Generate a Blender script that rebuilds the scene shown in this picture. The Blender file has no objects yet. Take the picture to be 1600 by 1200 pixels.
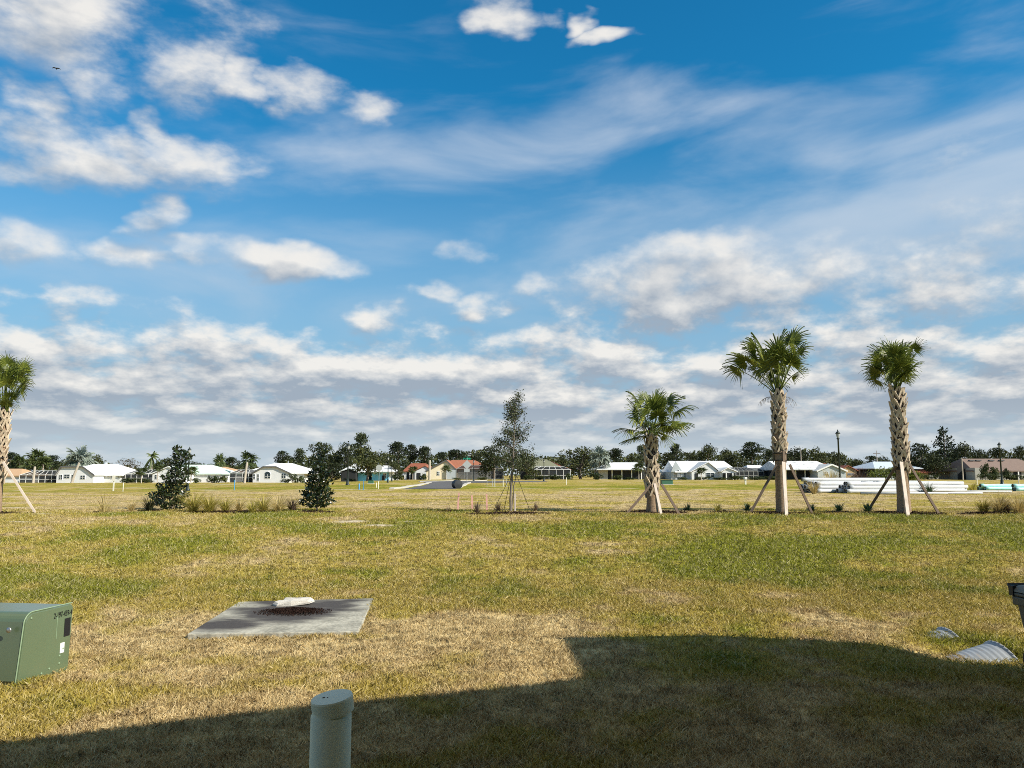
import bpy, math, random
import numpy as np
from mathutils import Vector

R = math.radians
rnd = random.Random(11)
rng = np.random.default_rng(7)
scene = bpy.context.scene
COL = scene.collection

# ------------------------------------------------------------------ camera
CAMZ, PITCH, FPX = 1.2, math.atan(142 / 1200.0), 1200.0   # focal length of the photo in its own pixels
CP, SP = math.cos(PITCH), math.sin(PITCH)
cam_d = bpy.data.cameras.new("camera")
cam_d.sensor_width, cam_d.lens = 36.0, 27.0
cam_d.clip_start, cam_d.clip_end = 0.05, 5000.0
cam = bpy.data.objects.new("camera", cam_d)
cam.location = (0, 0, CAMZ)
cam.rotation_euler = (R(90) + PITCH, 0, 0)
COL.objects.link(cam)
scene.camera = cam

def Zr(py, Y):                       # height relative to the camera of image row py at forward distance Y
    q = (600.0 - py) / FPX
    return Y * (SP + q * CP) / (CP - q * SP)
def Z(py, Y):                        # world height
    return CAMZ + Zr(py, Y)
def X(px, Y, zw=0.0):                # world x of column px at forward distance Y and world height zw
    return (px - 800.0) / FPX * (Y * CP + (zw - CAMZ) * SP)
def ss(a, b, t):
    t = np.clip((np.asarray(t, dtype=float) - a) / (b - a), 0, 1)
    return t * t * (3 - 2 * t)
def gz(x, y):                        # the terrain
    x = np.asarray(x, dtype=float); y = np.asarray(y, dtype=float)
    z = -0.7 + 0.7 * ss(9.5, 23.0, y)
    z = z - 0.75 * ss(-15, -60, x) * ss(35, 95, y)
    z = z + 0.018 * np.sin(x * 1.3 + 0.7 * y) * np.cos(y * 0.9 - 0.4 * x) + 0.03 * np.sin(x * 0.31 + 1.0) * np.sin(y * 0.37)
    z = z - 0.10 * np.exp(-((x - 5.0) / 0.9) ** 2 - ((y - 8.6) / 0.6) ** 2)
    return z
def g(x, y):
    return float(gz(x, y))
_T = np.exp(np.linspace(math.log(3.0), math.log(600), 4000))
def gp(px, py):                      # where the ray through a photo pixel meets the terrain
    u, q = (px - 800.0) / FPX, (600.0 - py) / FPX
    dx, dy, dz = u, CP - q * SP, SP + q * CP
    z = CAMZ + _T * dz
    hit = np.nonzero(z < gz(_T * dx, _T * dy))[0]
    t = _T[hit[0]] if len(hit) else 400.0
    return (float(t * dx), float(t * dy), g(t * dx, t * dy))

# ------------------------------------------------------------------ objects
def tag(o, label=None, cat=None, group=None, kind=None):
    if label: o["label"] = label
    if cat: o["category"] = cat
    if group: o["group"] = group
    if kind: o["kind"] = kind
    return o
def thing(name, label, cat, loc=(0, 0, 0), rz=0.0, group=None):
    o = bpy.data.objects.new(name, None)
    o.empty_display_size = 0.2
    COL.objects.link(o)
    o.location = loc; o.rotation_euler = (0, 0, rz)
    return tag(o, label, cat, group)
def link(name, me, parent=None, loc=None):
    o = bpy.data.objects.new(name, me)
    COL.objects.link(o)
    if parent is not None: o.parent = parent
    if loc is not None: o.location = loc
    return o
def dup(root, loc, rz, label=None, scale=None):
    r = root.copy(); COL.objects.link(r); r.location = loc; r.rotation_euler = (0, 0, rz)
    if scale: r.scale = scale
    if label: r["label"] = label
    for ch in list(root.children):
        c = ch.copy(); COL.objects.link(c); c.parent = r
        for gch in list(ch.children):
            d = gch.copy(); COL.objects.link(d); d.parent = c
    return r

class MB:
    """collects shapes; build() links them as one mesh object"""
    def __init__(self): self.v, self.f, self.sm = [], [], []
    def add(self, vs, fs, smooth=False):
        b = len(self.v); self.v += [tuple(p) for p in vs]
        for f in fs: self.f.append([i + b for i in f]); self.sm.append(smooth)
        return self
    def box(self, x0, x1, y0, y1, z0, z1):
        vs = [(x, y, z) for z in (z0, z1) for y in (y0, y1) for x in (x0, x1)]
        return self.add(vs, [(0, 2, 3, 1), (4, 5, 7, 6), (0, 1, 5, 4), (2, 6, 7, 3), (0, 4, 6, 2), (1, 3, 7, 5)])
    def prism(self, poly, z0, z1):   # poly: ccw list of (x, y)
        n = len(poly)
        vs = [(x, y, z0) for x, y in poly] + [(x, y, z1) for x, y in poly]
        fs = [tuple(range(n - 1, -1, -1)), tuple(range(n, 2 * n))] + [(i, (i + 1) % n, n + (i + 1) % n, n + i) for i in range(n)]
        return self.add(vs, fs)
    def tube(self, pts, rads, n=8, smooth=True, caps=True):
        pts = [Vector(p) for p in pts]
        if not hasattr(rads, "__len__"): rads = [rads] * len(pts)
        vs, fs, side = [], [], None
        for i, p in enumerate(pts):
            t = (pts[min(i + 1, len(pts) - 1)] - pts[max(i - 1, 0)]).normalized()
            ref = Vector((0, 0, 1)) if abs(t.z) < 0.9 else Vector((1, 0, 0))
            a = t.cross(ref).normalized() if side is None else (side - t * side.dot(t)).normalized()
            side = a; b = t.cross(a)
            for k in range(n):
                an = 2 * math.pi * k / n
                vs.append(p + (a * math.cos(an) + b * math.sin(an)) * rads[i])
        for i in range(len(pts) - 1):
            for k in range(n):
                k2 = (k + 1) % n
                fs.append((i * n + k, i * n + k2, (i + 1) * n + k2, (i + 1) * n + k))
        self.add(vs, fs, smooth)
        if caps:
            self.add(vs[:n], [tuple(range(n - 1, -1, -1))]); self.add(vs[-n:], [tuple(range(n))])
        return self
    def lathe(self, prof, n=24, c=(0, 0, 0), smooth=True):   # prof: list of (r, z)
        vs = [(c[0] + r * math.cos(2 * math.pi * k / n), c[1] + r * math.sin(2 * math.pi * k / n), c[2] + z) for r, z in prof for k in range(n)]
        fs = [(i * n + k, i * n + (k + 1) % n, (i + 1) * n + (k + 1) % n, (i + 1) * n + k) for i in range(len(prof) - 1) for k in range(n)]
        return self.add(vs, fs, smooth)
    def bar(self, a, b, w, d, up=(0, 0, 1)):   # a squared bar from a to b
        a, b = Vector(a), Vector(b); t = (b - a).normalized()
        s = t.cross(Vector(up))
        if s.length < 1e-4: s = t.cross(Vector((0, 1, 0)))
        s.normalize(); u = s.cross(t)
        vs = [p + s * (i * w / 2) + u * (j * d / 2) for p in (a, b) for i, j in ((-1, -1), (1, -1), (1, 1), (-1, 1))]
        return self.add(vs, [(0, 1, 2, 3), (7, 6, 5, 4), (0, 4, 5, 1), (1, 5, 6, 2), (2, 6, 7, 3), (3, 7, 4, 0)])
    def mesh(self, name, m):
        me = bpy.data.meshes.new(name)
        me.from_pydata(self.v, [], self.f); me.polygons.foreach_set("use_smooth", self.sm)
        if m is not None: me.materials.append(m)
        me.update(); return me
    def build(self, name, m, parent=None, loc=None, bevel=0.0):
        o = link(name, self.mesh(name, m), parent, loc)
        if bevel:
            b = o.modifiers.new("bevel", "BEVEL"); b.width = bevel; b.segments = 2; b.limit_method = "ANGLE"
        return o

def np_mesh(name, V, F, m, smooth=False, attrs=None):
    V = np.ascontiguousarray(V, dtype=np.float32); F = np.ascontiguousarray(F, dtype=np.int32)
    me = bpy.data.meshes.new(name); k = F.shape[1]
    me.vertices.add(len(V)); me.vertices.foreach_set("co", V.ravel())
    me.loops.add(F.size); me.loops.foreach_set("vertex_index", F.ravel())
    me.polygons.add(len(F)); me.polygons.foreach_set("loop_start", np.arange(0, F.size, k, dtype=np.int32))
    me.polygons.foreach_set("use_smooth", np.full(len(F), smooth))
    for an, arr in (attrs or {}).items():
        at = me.attributes.new(an, "FLOAT", "POINT"); at.data.foreach_set("value", np.ascontiguousarray(arr, dtype=np.float32))
    if m is not None: me.materials.append(m)
    me.update(calc_edges=True); me.validate()
    return me

def unit(a): return a / np.maximum(np.linalg.norm(a, axis=-1, keepdims=True), 1e-9)
def leaves(P, size, aspect=0.5, bias=None, r=rng, jitter=0.35):
    """diamond shaped leaf faces at points P; bias: preferred direction per point"""
    n = len(P); d = r.normal(size=(n, 3))
    if bias is not None: d = d * 0.8 + bias
    d = unit(d); s = unit(np.cross(d, r.normal(size=(n, 3))))
    L = (size * (1 + jitter * r.uniform(-1, 1, n)))[:, None]; W = L * aspect
    V = np.stack([P - d * L * .5, P + s * W * .5, P + d * L * .5, P - s * W * .5], 1).reshape(-1, 3)
    return V, np.arange(4 * n).reshape(-1, 4)
def stack(parts):
    vs, fs, b = [], [], 0
    for V, F in parts: vs.append(V); fs.append(F + b); b += len(V)
    return np.concatenate(vs), np.concatenate(fs)

# ------------------------------------------------------------------ node helpers
class S:
    """a socket with arithmetic"""
    nt = None
    def __init__(self, s): self.s = s
    @staticmethod
    def m(op, *a, clamp=False):
        n = S.nt.nodes.new("ShaderNodeMath"); n.operation = op; n.use_clamp = clamp
        for i, v in enumerate(a):
            if isinstance(v, S): S.nt.links.new(v.s, n.inputs[i])
            else: n.inputs[i].default_value = v
        return S(n.outputs[0])
    def __add__(s, o): return S.m("ADD", s, o)
    def __radd__(s, o): return S.m("ADD", o, s)
    def __sub__(s, o): return S.m("SUBTRACT", s, o)
    def __rsub__(s, o): return S.m("SUBTRACT", o, s)
    def __mul__(s, o): return S.m("MULTIPLY", s, o)
    def __rmul__(s, o): return S.m("MULTIPLY", o, s)
    def __truediv__(s, o): return S.m("DIVIDE", s, o)
    def __rtruediv__(s, o): return S.m("DIVIDE", o, s)
    def clamp(s): return S.m("ADD", s, 0.0, clamp=True)
def vset(sock, v):
    if isinstance(v, S): S.nt.links.new(v.s, sock)
    else: sock.default_value = v
def vmath(op, *a, out=0):
    n = S.nt.nodes.new("ShaderNodeVectorMath"); n.operation = op
    for i, v in enumerate(a): vset(n.inputs[i], v)
    return S(n.outputs[out])
def comb(x, y, z):
    n = S.nt.nodes.new("ShaderNodeCombineXYZ")
    for i, v in enumerate((x, y, z)): vset(n.inputs[i], v)
    return S(n.outputs[0])
def noise(vec, scale, detail=4, rough=0.55, col=False, dist=0.0):
    n = S.nt.nodes.new("ShaderNodeTexNoise")
    n.inputs["Scale"].default_value = scale; n.inputs["Detail"].default_value = detail
    n.inputs["Roughness"].default_value = rough; n.inputs["Distortion"].default_value = dist
    if vec is not None: S.nt.links.new(vec.s, n.inputs["Vector"])
    return S(n.outputs["Color" if col else "Fac"])
def smooth(t, a, b, lo=0.0, hi=1.0, kind="SMOOTHSTEP"):
    n = S.nt.nodes.new("ShaderNodeMapRange"); n.interpolation_type = kind
    vset(n.inputs[0], t)
    for i, v in enumerate((a, b, lo, hi)): vset(n.inputs[i + 1], v)
    return S(n.outputs[0])
def mix(f, a, b, mode="MIX"):
    n = S.nt.nodes.new("ShaderNodeMix"); n.data_type = "RGBA"; n.blend_type = mode
    vset(n.inputs[0], f)
    for i, v in ((6, a), (7, b)):
        if isinstance(v, S): S.nt.links.new(v.s, n.inputs[i])
        else: n.inputs[i].default_value = (*v, 1.0)
    return S(n.outputs[2])
def attr(name):
    n = S.nt.nodes.new("ShaderNodeAttribute"); n.attribute_name = name
    return S(n.outputs["Fac"])
def new_mat(name):
    m = bpy.data.materials.new(name); m.use_nodes = True
    S.nt = m.node_tree
    b = m.node_tree.nodes["Principled BSDF"]
    return m, b
def coords(kind="Object"):
    return S(S.nt.nodes.new("ShaderNodeTexCoord").outputs[kind])
def position():
    return S(S.nt.nodes.new("ShaderNodeNewGeometry").outputs["Position"])
def objrand():
    return S(S.nt.nodes.new("ShaderNodeObjectInfo").outputs["Random"])
def bump(b, h, strength=0.3, dist=0.02):
    n = S.nt.nodes.new("ShaderNodeBump"); n.inputs["Strength"].default_value = strength; n.inputs["Distance"].default_value = dist
    S.nt.links.new(h.s, n.inputs["Height"]); S.nt.links.new(n.outputs[0], b.inputs["Normal"])
def mat(name, col, rough=0.7, var=0.12, scale=4.0, metal=0.0, spec=0.4, dirt=None, dirt_amt=0.5, dirt_scale=2.0, bumps=0.0, stretch=(1, 1, 1)):
    m, b = new_mat(name)
    p = vmath("MULTIPLY", coords(), stretch)
    n1 = noise(p, scale, 5)
    lo = tuple(c * (1 - 2 * var) for c in col); hi = tuple(min(1, c * (1 + 2 * var)) for c in col)
    c = mix(n1, lo, hi)
    if dirt:
        c = mix(smooth(noise(p, dirt_scale, 6, 0.65), 0.5, 0.72) * dirt_amt, c, dirt)
    S.nt.links.new(c.s, b.inputs["Base Color"])
    b.inputs["Roughness"].default_value = rough; b.inputs["Metallic"].default_value = metal
    b.inputs["Specular IOR Level"].default_value = spec
    if bumps: bump(b, noise(p, scale * 6, 4), bumps, 0.01)
    return m
def leaf_mat(name, cols, scale=0.8, trans=0.25, rough=0.6, spec=0.25, orand=0.5):
    """foliage: cols = dark, mid, light; changes through the crown and from plant to plant"""
    m, b = new_mat(name)
    n1 = noise(coords(), scale, 4, 0.6)
    fine = S(S.nt.nodes.new("ShaderNodeNewGeometry").outputs["Random Per Island"])
    t = n1 * 0.7 + fine * 0.55 + objrand() * orand * 0.5 - (0.35 + 0.25 * orand - 0.125)
    c = mix(smooth(t, 0.0, 0.5, kind="LINEAR"), cols[0], cols[1])
    c = mix(smooth(t, 0.5, 0.95, kind="LINEAR"), c, cols[2])
    S.nt.links.new(c.s, b.inputs["Base Color"])
    b.inputs["Roughness"].default_value = rough; b.inputs["Specular IOR Level"].default_value = spec
    tr = S.nt.nodes.new("ShaderNodeBsdfTranslucent"); S.nt.links.new(c.s, tr.inputs["Color"])
    ms = S.nt.nodes.new("ShaderNodeMixShader"); ms.inputs[0].default_value = trans
    S.nt.links.new(b.outputs[0], ms.inputs[1]); S.nt.links.new(tr.outputs[0], ms.inputs[2])
    S.nt.links.new(ms.outputs[0], S.nt.nodes["Material Output"].inputs["Surface"])
    return m
# ------------------------------------------------------------------ sun, sky and clouds
SUN_AZ, SUN_EL = 63.0, 35.0          # sun azimuth: degrees to the right of straight behind the camera
SUND = Vector((math.sin(R(SUN_AZ)) * math.cos(R(SUN_EL)), -math.cos(R(SUN_AZ)) * math.cos(R(SUN_EL)), math.sin(R(SUN_EL))))
sd = bpy.data.lights.new("sun", "SUN"); sd.energy = 5.0; sd.angle = R(0.53); sd.color = (1.0, 0.92, 0.79)
sun = bpy.data.objects.new("sun", sd); COL.objects.link(sun)
sun.rotation_euler = SUND.to_track_quat("Z", "Y").to_euler()
sun.location = (40, -40, 60)

world = bpy.data.worlds.new("World"); scene.world = world; world.use_nodes = True
world.cycles.sampling_method = "MANUAL"; world.cycles.sample_map_resolution = 512
S.nt = world.node_tree
bg = S.nt.nodes["Background"]
SKY_STRENGTH = 0.072
EXPO = 0.52
bg.inputs["Strength"].default_value = SKY_STRENGTH
sky = S.nt.nodes.new("ShaderNodeTexSky"); sky.sky_type = "NISHITA"; sky.sun_disc = False
sky.sun_elevation = R(SUN_EL); sky.sun_rotation = R(180 - SUN_AZ)
sky.air_density = 1.0; sky.dust_density = 0.6; sky.ozone_density = 2.2
hs = S.nt.nodes.new("ShaderNodeHueSaturation"); hs.inputs["Saturation"].default_value = 1.22; hs.inputs["Value"].default_value = 1.0
hs.inputs["Hue"].default_value = 0.493
S.nt.links.new(sky.outputs[0], hs.inputs["Color"])
blue = mix(1.0, S(hs.outputs[0]), (0.22, 1.24, 1.46), 'MULTIPLY')
d = S(S.nt.nodes.new("ShaderNodeTexCoord").outputs["Generated"])
sp = S.nt.nodes.new("ShaderNodeSeparateXYZ"); S.nt.links.new(d.s, sp.inputs[0])
dx, dy, dz = (S(o) for o in sp.outputs)
hh = S.m("SQRT", dx * dx + dy * dy + 1e-5)
el = S.m("MAXIMUM", dz / hh, 0.001)          # tangent of the elevation
az = S.m("ARCTAN2", dx, dy)
def skydir(px, py):
    u, q = (px - 800.0) / FPX, (600.0 - py) / FPX
    x, y, z = u, CP - q * SP, SP + q * CP
    return math.atan2(x, y), z / math.hypot(x, y)
# cloud banks as they stood: centre, radii (as seen in the photo), amount
BANKS = [(160, 35, 175, 105, .85), (155, 140, 55, 40, .9), (25, 150, 70, 45, .8), (270, 110, 55, 22, .55),
         (90, 225, 145, 44, .92), (255, 240, 120, 40, .95), (345, 262, 45, 16, .8), (255, 205, 26, 34, .8), (40, 250, 80, 34, .9),
         (375, 112, 42, 30, .7), (490, 130, 72, 36, .9), (565, 170, 55, 34, .95),
         (790, 8, 70, 34, .85), (900, 38, 22, 15, .65), (948, 58, 52, 12, .68),
         (55, 385, 85, 30, .9), (190, 402, 70, 24, .85), (268, 352, 30, 34, .65), (310, 402, 70, 20, .7),
         (450, 412, 120, 30, 1.1), (765, 468, 75, 22, .9), (745, 388, 42, 20, .55), (680, 450, 30, 14, .5),
         (100, 478, 65, 18, .6), (195, 497, 55, 20, .6), (620, 522, 95, 36, .95), (860, 440, 50, 18, .6),
         (1130, 445, 270, 70, 1.2), (1460, 440, 170, 62, 1.0), (1590, 320, 90, 80, .7), (1440, 405, 100, 24, .9),
         (985, 515, 120, 34, 1.0), (60, 520, 130, 26, 1.0), (250, 548, 190, 26, 1.0), (500, 556, 150, 28, .95),
         (220, 598, 190, 32, 1.15), (700, 608, 130, 26, .95), (930, 560, 190, 44, 1.0), (1180, 560, 200, 30, .85),
         (1560, 560, 110, 30, .8), (1100, 632, 60, 18, .9), (905, 658, 75, 14, .9), (560, 640, 110, 18, .85), (1350, 610, 160, 22, .75)]
_b = []
for px, py, rx, ry, am in BANKS:
    a0, e0 = skydir(px, py); _b.append((a0, e0, rx / FPX * 1.12, ry / FPX * 1.2, am))
def field(a, e):
    hi = noise(comb(a * 2.9, e * 4.6, 0.37), 1.75, 8, 0.57)
    lo = noise(comb(a * 7.4, S.m("LOGARITHM", e + 0.11, math.e) * 3.7, 9.37), 1.6, 9, 0.56)
    n1 = S.m("MULTIPLY_ADD", smooth(e, 0.16, 0.36), hi - lo, lo)
    w = noise(comb(a * 3.0, e * 5.0, 7.7), 3.0, 3, 0.5, col=True)
    p = vmath("MULTIPLY_ADD", vmath("SUBTRACT", w, (0.5, 0.5, 0.5)), (0.15, 0.085, 0.0), comb(a, e, 0.0))
    acc = smooth(e, 0.12, 0.28, 0.60, -1.2) + smooth(e, 0.85, 1.3, 0.0, 2.0)  # second term adds unseen cover overhead to neutralise the ambient light
    for a0, e0, ra, re, am in _b:
        k = vmath("MULTIPLY_ADD", p, (1 / ra, 1 / re, 0.0), (-a0 / ra, -e0 / re, 0.0))
        t = vmath("DOT_PRODUCT", k, k, out=1)
        acc = S.m("MAXIMUM", acc, S.m("MULTIPLY_ADD", t, -0.42 * am, 0.42 * am))
    return S.m("MULTIPLY_ADD", n1, 2.5, acc) - 1.30
F0 = field(az, el)
step = S.m("MULTIPLY_ADD", el, 0.07, 0.009)
F1 = field(az + step * 0.45, el + step)
dens = smooth(F0, -0.13, 0.54)
lit = (0.42 + (F0 - F1) * 1.7 - smooth(F0, 0.15, 0.95) * 0.40 + smooth(el, 0.25, 0.55) * 0.2).clamp()
K = 2.0 ** -EXPO / SKY_STRENGTH
ccol = mix(lit, (0.36 * K, 0.42 * K, 0.50 * K), (0.92 * K, 0.89 * K, 0.84 * K))
# thin high cloud, streaked, mostly to the right
q2 = comb(az * 2.2 + el * 1.6, el * 6.5 - az * 0.9, 1.7)
wisp = noise(q2, 1.5, 6, 0.52, dist=0.35)
mk = None
for px, py, rx, ry, am in [(1010, 175, 240, 70, .55), (1330, 250, 330, 120, 1.0), (1500, 130, 170, 60, .6), (1480, 330, 380, 140, 1.6), (1100, 350, 420, 80, .75), (600, 230, 300, 80, .35), (300, 440, 500, 60, .55), (640, 430, 300, 90, .5)]:
    a0, e0 = skydir(px, py)
    k = vmath("MULTIPLY_ADD", comb(az, el, 0.0), (FPX / rx, FPX / ry, 0.0), (-a0 * FPX / rx, -e0 * FPX / ry, 0.0))
    t = S.m("MULTIPLY_ADD", vmath("DOT_PRODUCT", k, k, out=1), -am, am)
    mk = t if mk is None else S.m("MAXIMUM", mk, t)
cir = smooth(wisp + S.m("MAXIMUM", mk, -0.35) * 0.24, 0.42, 0.95) * 0.72
base = mix(cir, blue, (0.66 * K, 0.73 * K, 0.82 * K))
base = mix(smooth(el, 0.50, 0.0, 0.0, 0.93), base, (0.36 * K, 0.50 * K, 0.64 * K))
out = mix(dens * 0.93, base, ccol)
out = mix(smooth(el, 0.10, 0.0, 0.0, 0.8), out, (0.57 * K, 0.66 * K, 0.72 * K))
out = mix(smooth(el, 0.95, 1.6, 0.0, 0.8), out, (0.27 * K, 0.245 * K, 0.21 * K))   # added dark warm layer overhead, unseen, to take the blue out of shade
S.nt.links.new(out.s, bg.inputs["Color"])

scene.cycles.filter_width = 0.95
scene.cycles.use_denoising = False
vs_ = scene.view_settings
vs_.view_transform = "Standard"; vs_.look = "None"; vs_.exposure = EXPO; vs_.gamma = 1.0; vs_.use_curve_mapping = False
# ------------------------------------------------------------------ value noise in numpy (for zones of the lawn)
_perm = np.random.default_rng(3).random((256, 256))
def vn(x, y):
    xi, yi = np.floor(x).astype(int), np.floor(y).astype(int)
    fx, fy = x - xi, y - yi
    fx, fy = fx * fx * (3 - 2 * fx), fy * fy * (3 - 2 * fy)
    h = lambda i, j: _perm[i & 255, j & 255]
    return (h(xi, yi) * (1 - fx) + h(xi + 1, yi) * fx) * (1 - fy) + (h(xi, yi + 1) * (1 - fx) + h(xi + 1, yi + 1) * fx) * fy
def fbm(x, y, sc, o=4):
    t, a, s = 0, 0.5, sc
    for k in range(o):
        t = t + a * vn(x * s + 17.3 * k, y * s + 9.1 * k); a *= .5; s *= 2.03
    return t / (1 - .5 ** o)

slab_px = [(292, 1000), (560, 992), (584, 936), (373, 940)]
slab = [gp(*p)[:2] for p in slab_px]
def in_poly(px, py, poly, grow=0.0):
    inside = np.zeros(np.shape(px), bool); n = len(poly)
    for i in range(n):
        (x0, y0), (x1, y1) = poly[i], poly[(i + 1) % n]
        c = ((y0 > py) != (y1 > py)) & (px < (x1 - x0) * (py - y0) / ((y1 - y0) or 1e-9) + x0)
        inside ^= c
    return inside

# bare sand: centre by where it lies, radii in metres
SAND = [(*gp(545, 815)[:2], .75, .55), (*gp(594, 821)[:2], .55, .35), (*gp(638, 815)[:2], .45, .25), (*gp(578, 788)[:2], .7, 1.3), (*gp(622, 786)[:2], .5, .9),
        (*gp(1525, 972)[:2], .55, .16), (*gp(1500, 976)[:2], .25, .1), (*gp(1590, 992)[:2], .25, .2), (*gp(128, 1020)[:2], .22, .07), (*gp(60, 803)[:2], .6, .35), (*gp(20, 815)[:2], .8, .3),
        (*gp(30, 793)[:2], 1.0, .7), (*gp(1290, 784)[:2], 1.4, .8), (*gp(1330, 800)[:2], .7, .4), (*gp(1130, 953)[:2], .5, .12), (*gp(880, 778)[:2], .8, .8), (*gp(1170, 943)[:2], .3, .15), (*gp(40, 1115)[:2], .6, .2)]
STREAKS = [[(0, 767), (60, 766), (120, 764), (200, 762), (250, 763)], [(0, 777), (20, 776), (45, 775)], [(250, 765), (330, 766), (470, 765), (560, 765)],
           [(560, 764), (630, 765)], [(705, 765), (760, 764), (800, 764), (880, 764), (980, 763), (1100, 765)], [(760, 760), (830, 761)], [(330, 757), (420, 757)], [(600, 756), (650, 756)], [(790, 752), (830, 752)],
           [(1240, 783), (1300, 782), (1390, 784)], [(1470, 783), (1520, 785)]]
MULCH = [(*gp(1020, 801)[:2], 1.1, .8), (*gp(1223, 803)[:2], 1.2, .75), (*gp(1413, 803)[:2], 1.3, .75), (*gp(495, 801)[:2], .62, .4), (*gp(365, 801)[:2], 1.55, .3), (*gp(795, 803)[:2], 1.3, .45),
         (*gp(1312, 802)[:2], .75, .25), (*gp(1545, 803)[:2], 1.0, .3), (*gp(1130, 801)[:2], .45, .22), (*gp(235, 799)[:2], .45, .25), (*gp(1075, 799)[:2], .35, .2), (*gp(160, 801)[:2], .3, .12), (*gp(5, 803)[:2], .9, .5), (*gp(700, 800)[:2], .4, .12)]
def blobs(x, y, L):
    t = np.zeros(np.shape(x))
    for cx, cy, rx, ry in L: t = np.maximum(t, 1.15 - np.sqrt(((x - cx) / rx) ** 2 + ((y - cy) / ry) ** 2) * .9)
    return np.clip(t, 0, 1)
_seg = []
for line in STREAKS:
    w = [gp(*p) for p in line]
    _seg += [(w[i], w[i + 1]) for i in range(len(w) - 1)]
def sand_f(x, y):
    t = blobs(x, y, SAND)
    for a, b in _seg:
        ex, ey = b[0] - a[0], b[1] - a[1]
        k = np.clip(((x - a[0]) * ex + (y - a[1]) * ey) / (ex * ex + ey * ey), 0, 1)
        dd = np.hypot(x - a[0] - k * ex, y - a[1] - k * ey)
        t = np.maximum(t, np.clip(1.1 - dd / (0.018 * a[1]), 0, .9))
    return t * ss(0.25, 0.62, fbm(x * .7, y, .9, 4))
def green_f(x, y):                       # how much living grass there is
    n = fbm(x, y, .42, 4); n2 = fbm(x + 40, y, 1.7, 3)
    t = 0.40 + (n - .5) * 1.5 + (n2 - .5) * .9
    t = t - .22 * ss(12.5, 8.0, y) + .33 * ss(10.0, 14, y) * ss(24, 19, y)
    t = t + .55 * np.exp(-((y - 22.3) / 1.5) ** 2) * ss(2, 6, x) + .32 * np.exp(-((y - 23.5) / 1.3) ** 2) * ss(-1, -7, x) + .2 * ss(3, 8, x) * np.exp(-((y - 18.5) / 3.2) ** 2)
    t = t + .35 * np.exp(-((x + 4.2) / .6) ** 2 - ((y - 6.8) / .5) ** 2) + .35 * np.exp(-((x + 2.1) / .55) ** 2 - ((y - 8.9) / .18) ** 2) + .5 * np.exp(-((x + 1.55) / .3) ** 2 - ((y - 10.7) / .3) ** 2)
    t = t + .6 * np.exp(-((x - 5.6) / .5) ** 2 - ((y - 8.6) / .7) ** 2) + .4 * np.exp(-((x - 4.95) / .3) ** 2 - ((y - 9.3) / .3) ** 2)
    t = t - .25 * ss(25.5, 29, y) * ss(62, 50, y)
    t = t + .40 * np.exp(-((y - 78) / 16) ** 2) + .15 * np.exp(-((y - 140) / 40) ** 2) * ss(0, -20, x)
    return np.clip(t, 0, 1)
def mulch_f(x, y):
    return blobs(x, y, MULCH) * ss(.2, .5, fbm(x, y, 2.3, 3))

# ------------------------------------------------------------------ the lawn material, shared by soil and blades
def lawn_colour(p):
    gr, sa, mu = attr("green"), attr("sand"), attr("mulch")
    n1 = noise(p, 0.55, 5, 0.6); n2 = noise(p, 3.4, 4, 0.6); n3 = noise(p, 17.0, 3, 0.6)
    t = gr + (n1 - 0.5) * 0.5 + (n2 - 0.5) * 0.55
    dry = mix(smooth(n2 * 0.6 + n3 * 0.4, 0.34, 0.66), (0.35, 0.245, 0.105), (0.70, 0.555, 0.29))
    mid = mix(n3, (0.33, 0.255, 0.048), (0.50, 0.395, 0.098))
    grn = mix(n3, (0.15, 0.165, 0.014), (0.32, 0.31, 0.034))
    c = mix(smooth(t, 0.12, 0.46), dry, mid)
    c = mix(smooth(t, 0.48, 0.92), c, grn)
    return c, sa, mu, n1, n2, n3
def lawn_soil():
    m, b = new_mat("lawn_soil")
    p = position()
    c, sa, mu, n1, n2, n3 = lawn_colour(p)
    # each tuft is a little light or dark: grain that stays with the ground
    f1 = noise(vmath("MULTIPLY", p, (1.0, 0.55, 1.0)), 9.0, 5, 0.7)
    far = smooth(S.m("ABSOLUTE", vmath("DOT_PRODUCT", p, (0, 1, 0), out=1)), 20.0, 34.0)
    f2 = noise(vmath("MULTIPLY", p, (1.0, 0.22, 1.0)), 4.5, 5, 0.75)
    v = smooth(f1, 0.36, 0.60, 0.18, 1.05) * (1.0 - far) + far * smooth(f2, 0.34, 0.66, 0.52, 1.12)
    c = mix(1.0, c, comb(v, v, v), "MULTIPLY")
    c = mix(smooth(sa * 0.9 + (n3 - 0.5) * 0.7 + (n2 - 0.5) * 0.5, 0.22, 0.80), c, mix(n3, (0.50, 0.40, 0.28), (0.66, 0.57, 0.44)))
    c = mix(smooth(mu + (n3 - 0.5) * 0.6, 0.30, 0.52), c, mix(f1, (0.018, 0.010, 0.008), (0.085, 0.050, 0.036)))
    S.nt.links.new(c.s, b.inputs["Base Color"])
    b.inputs["Roughness"].default_value = 0.95; b.inputs["Specular IOR Level"].default_value = 0.05
    bump(b, f1 * (1.0 - far) + f2 * far * 2.5, 0.9, 0.05)
    return m
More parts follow.
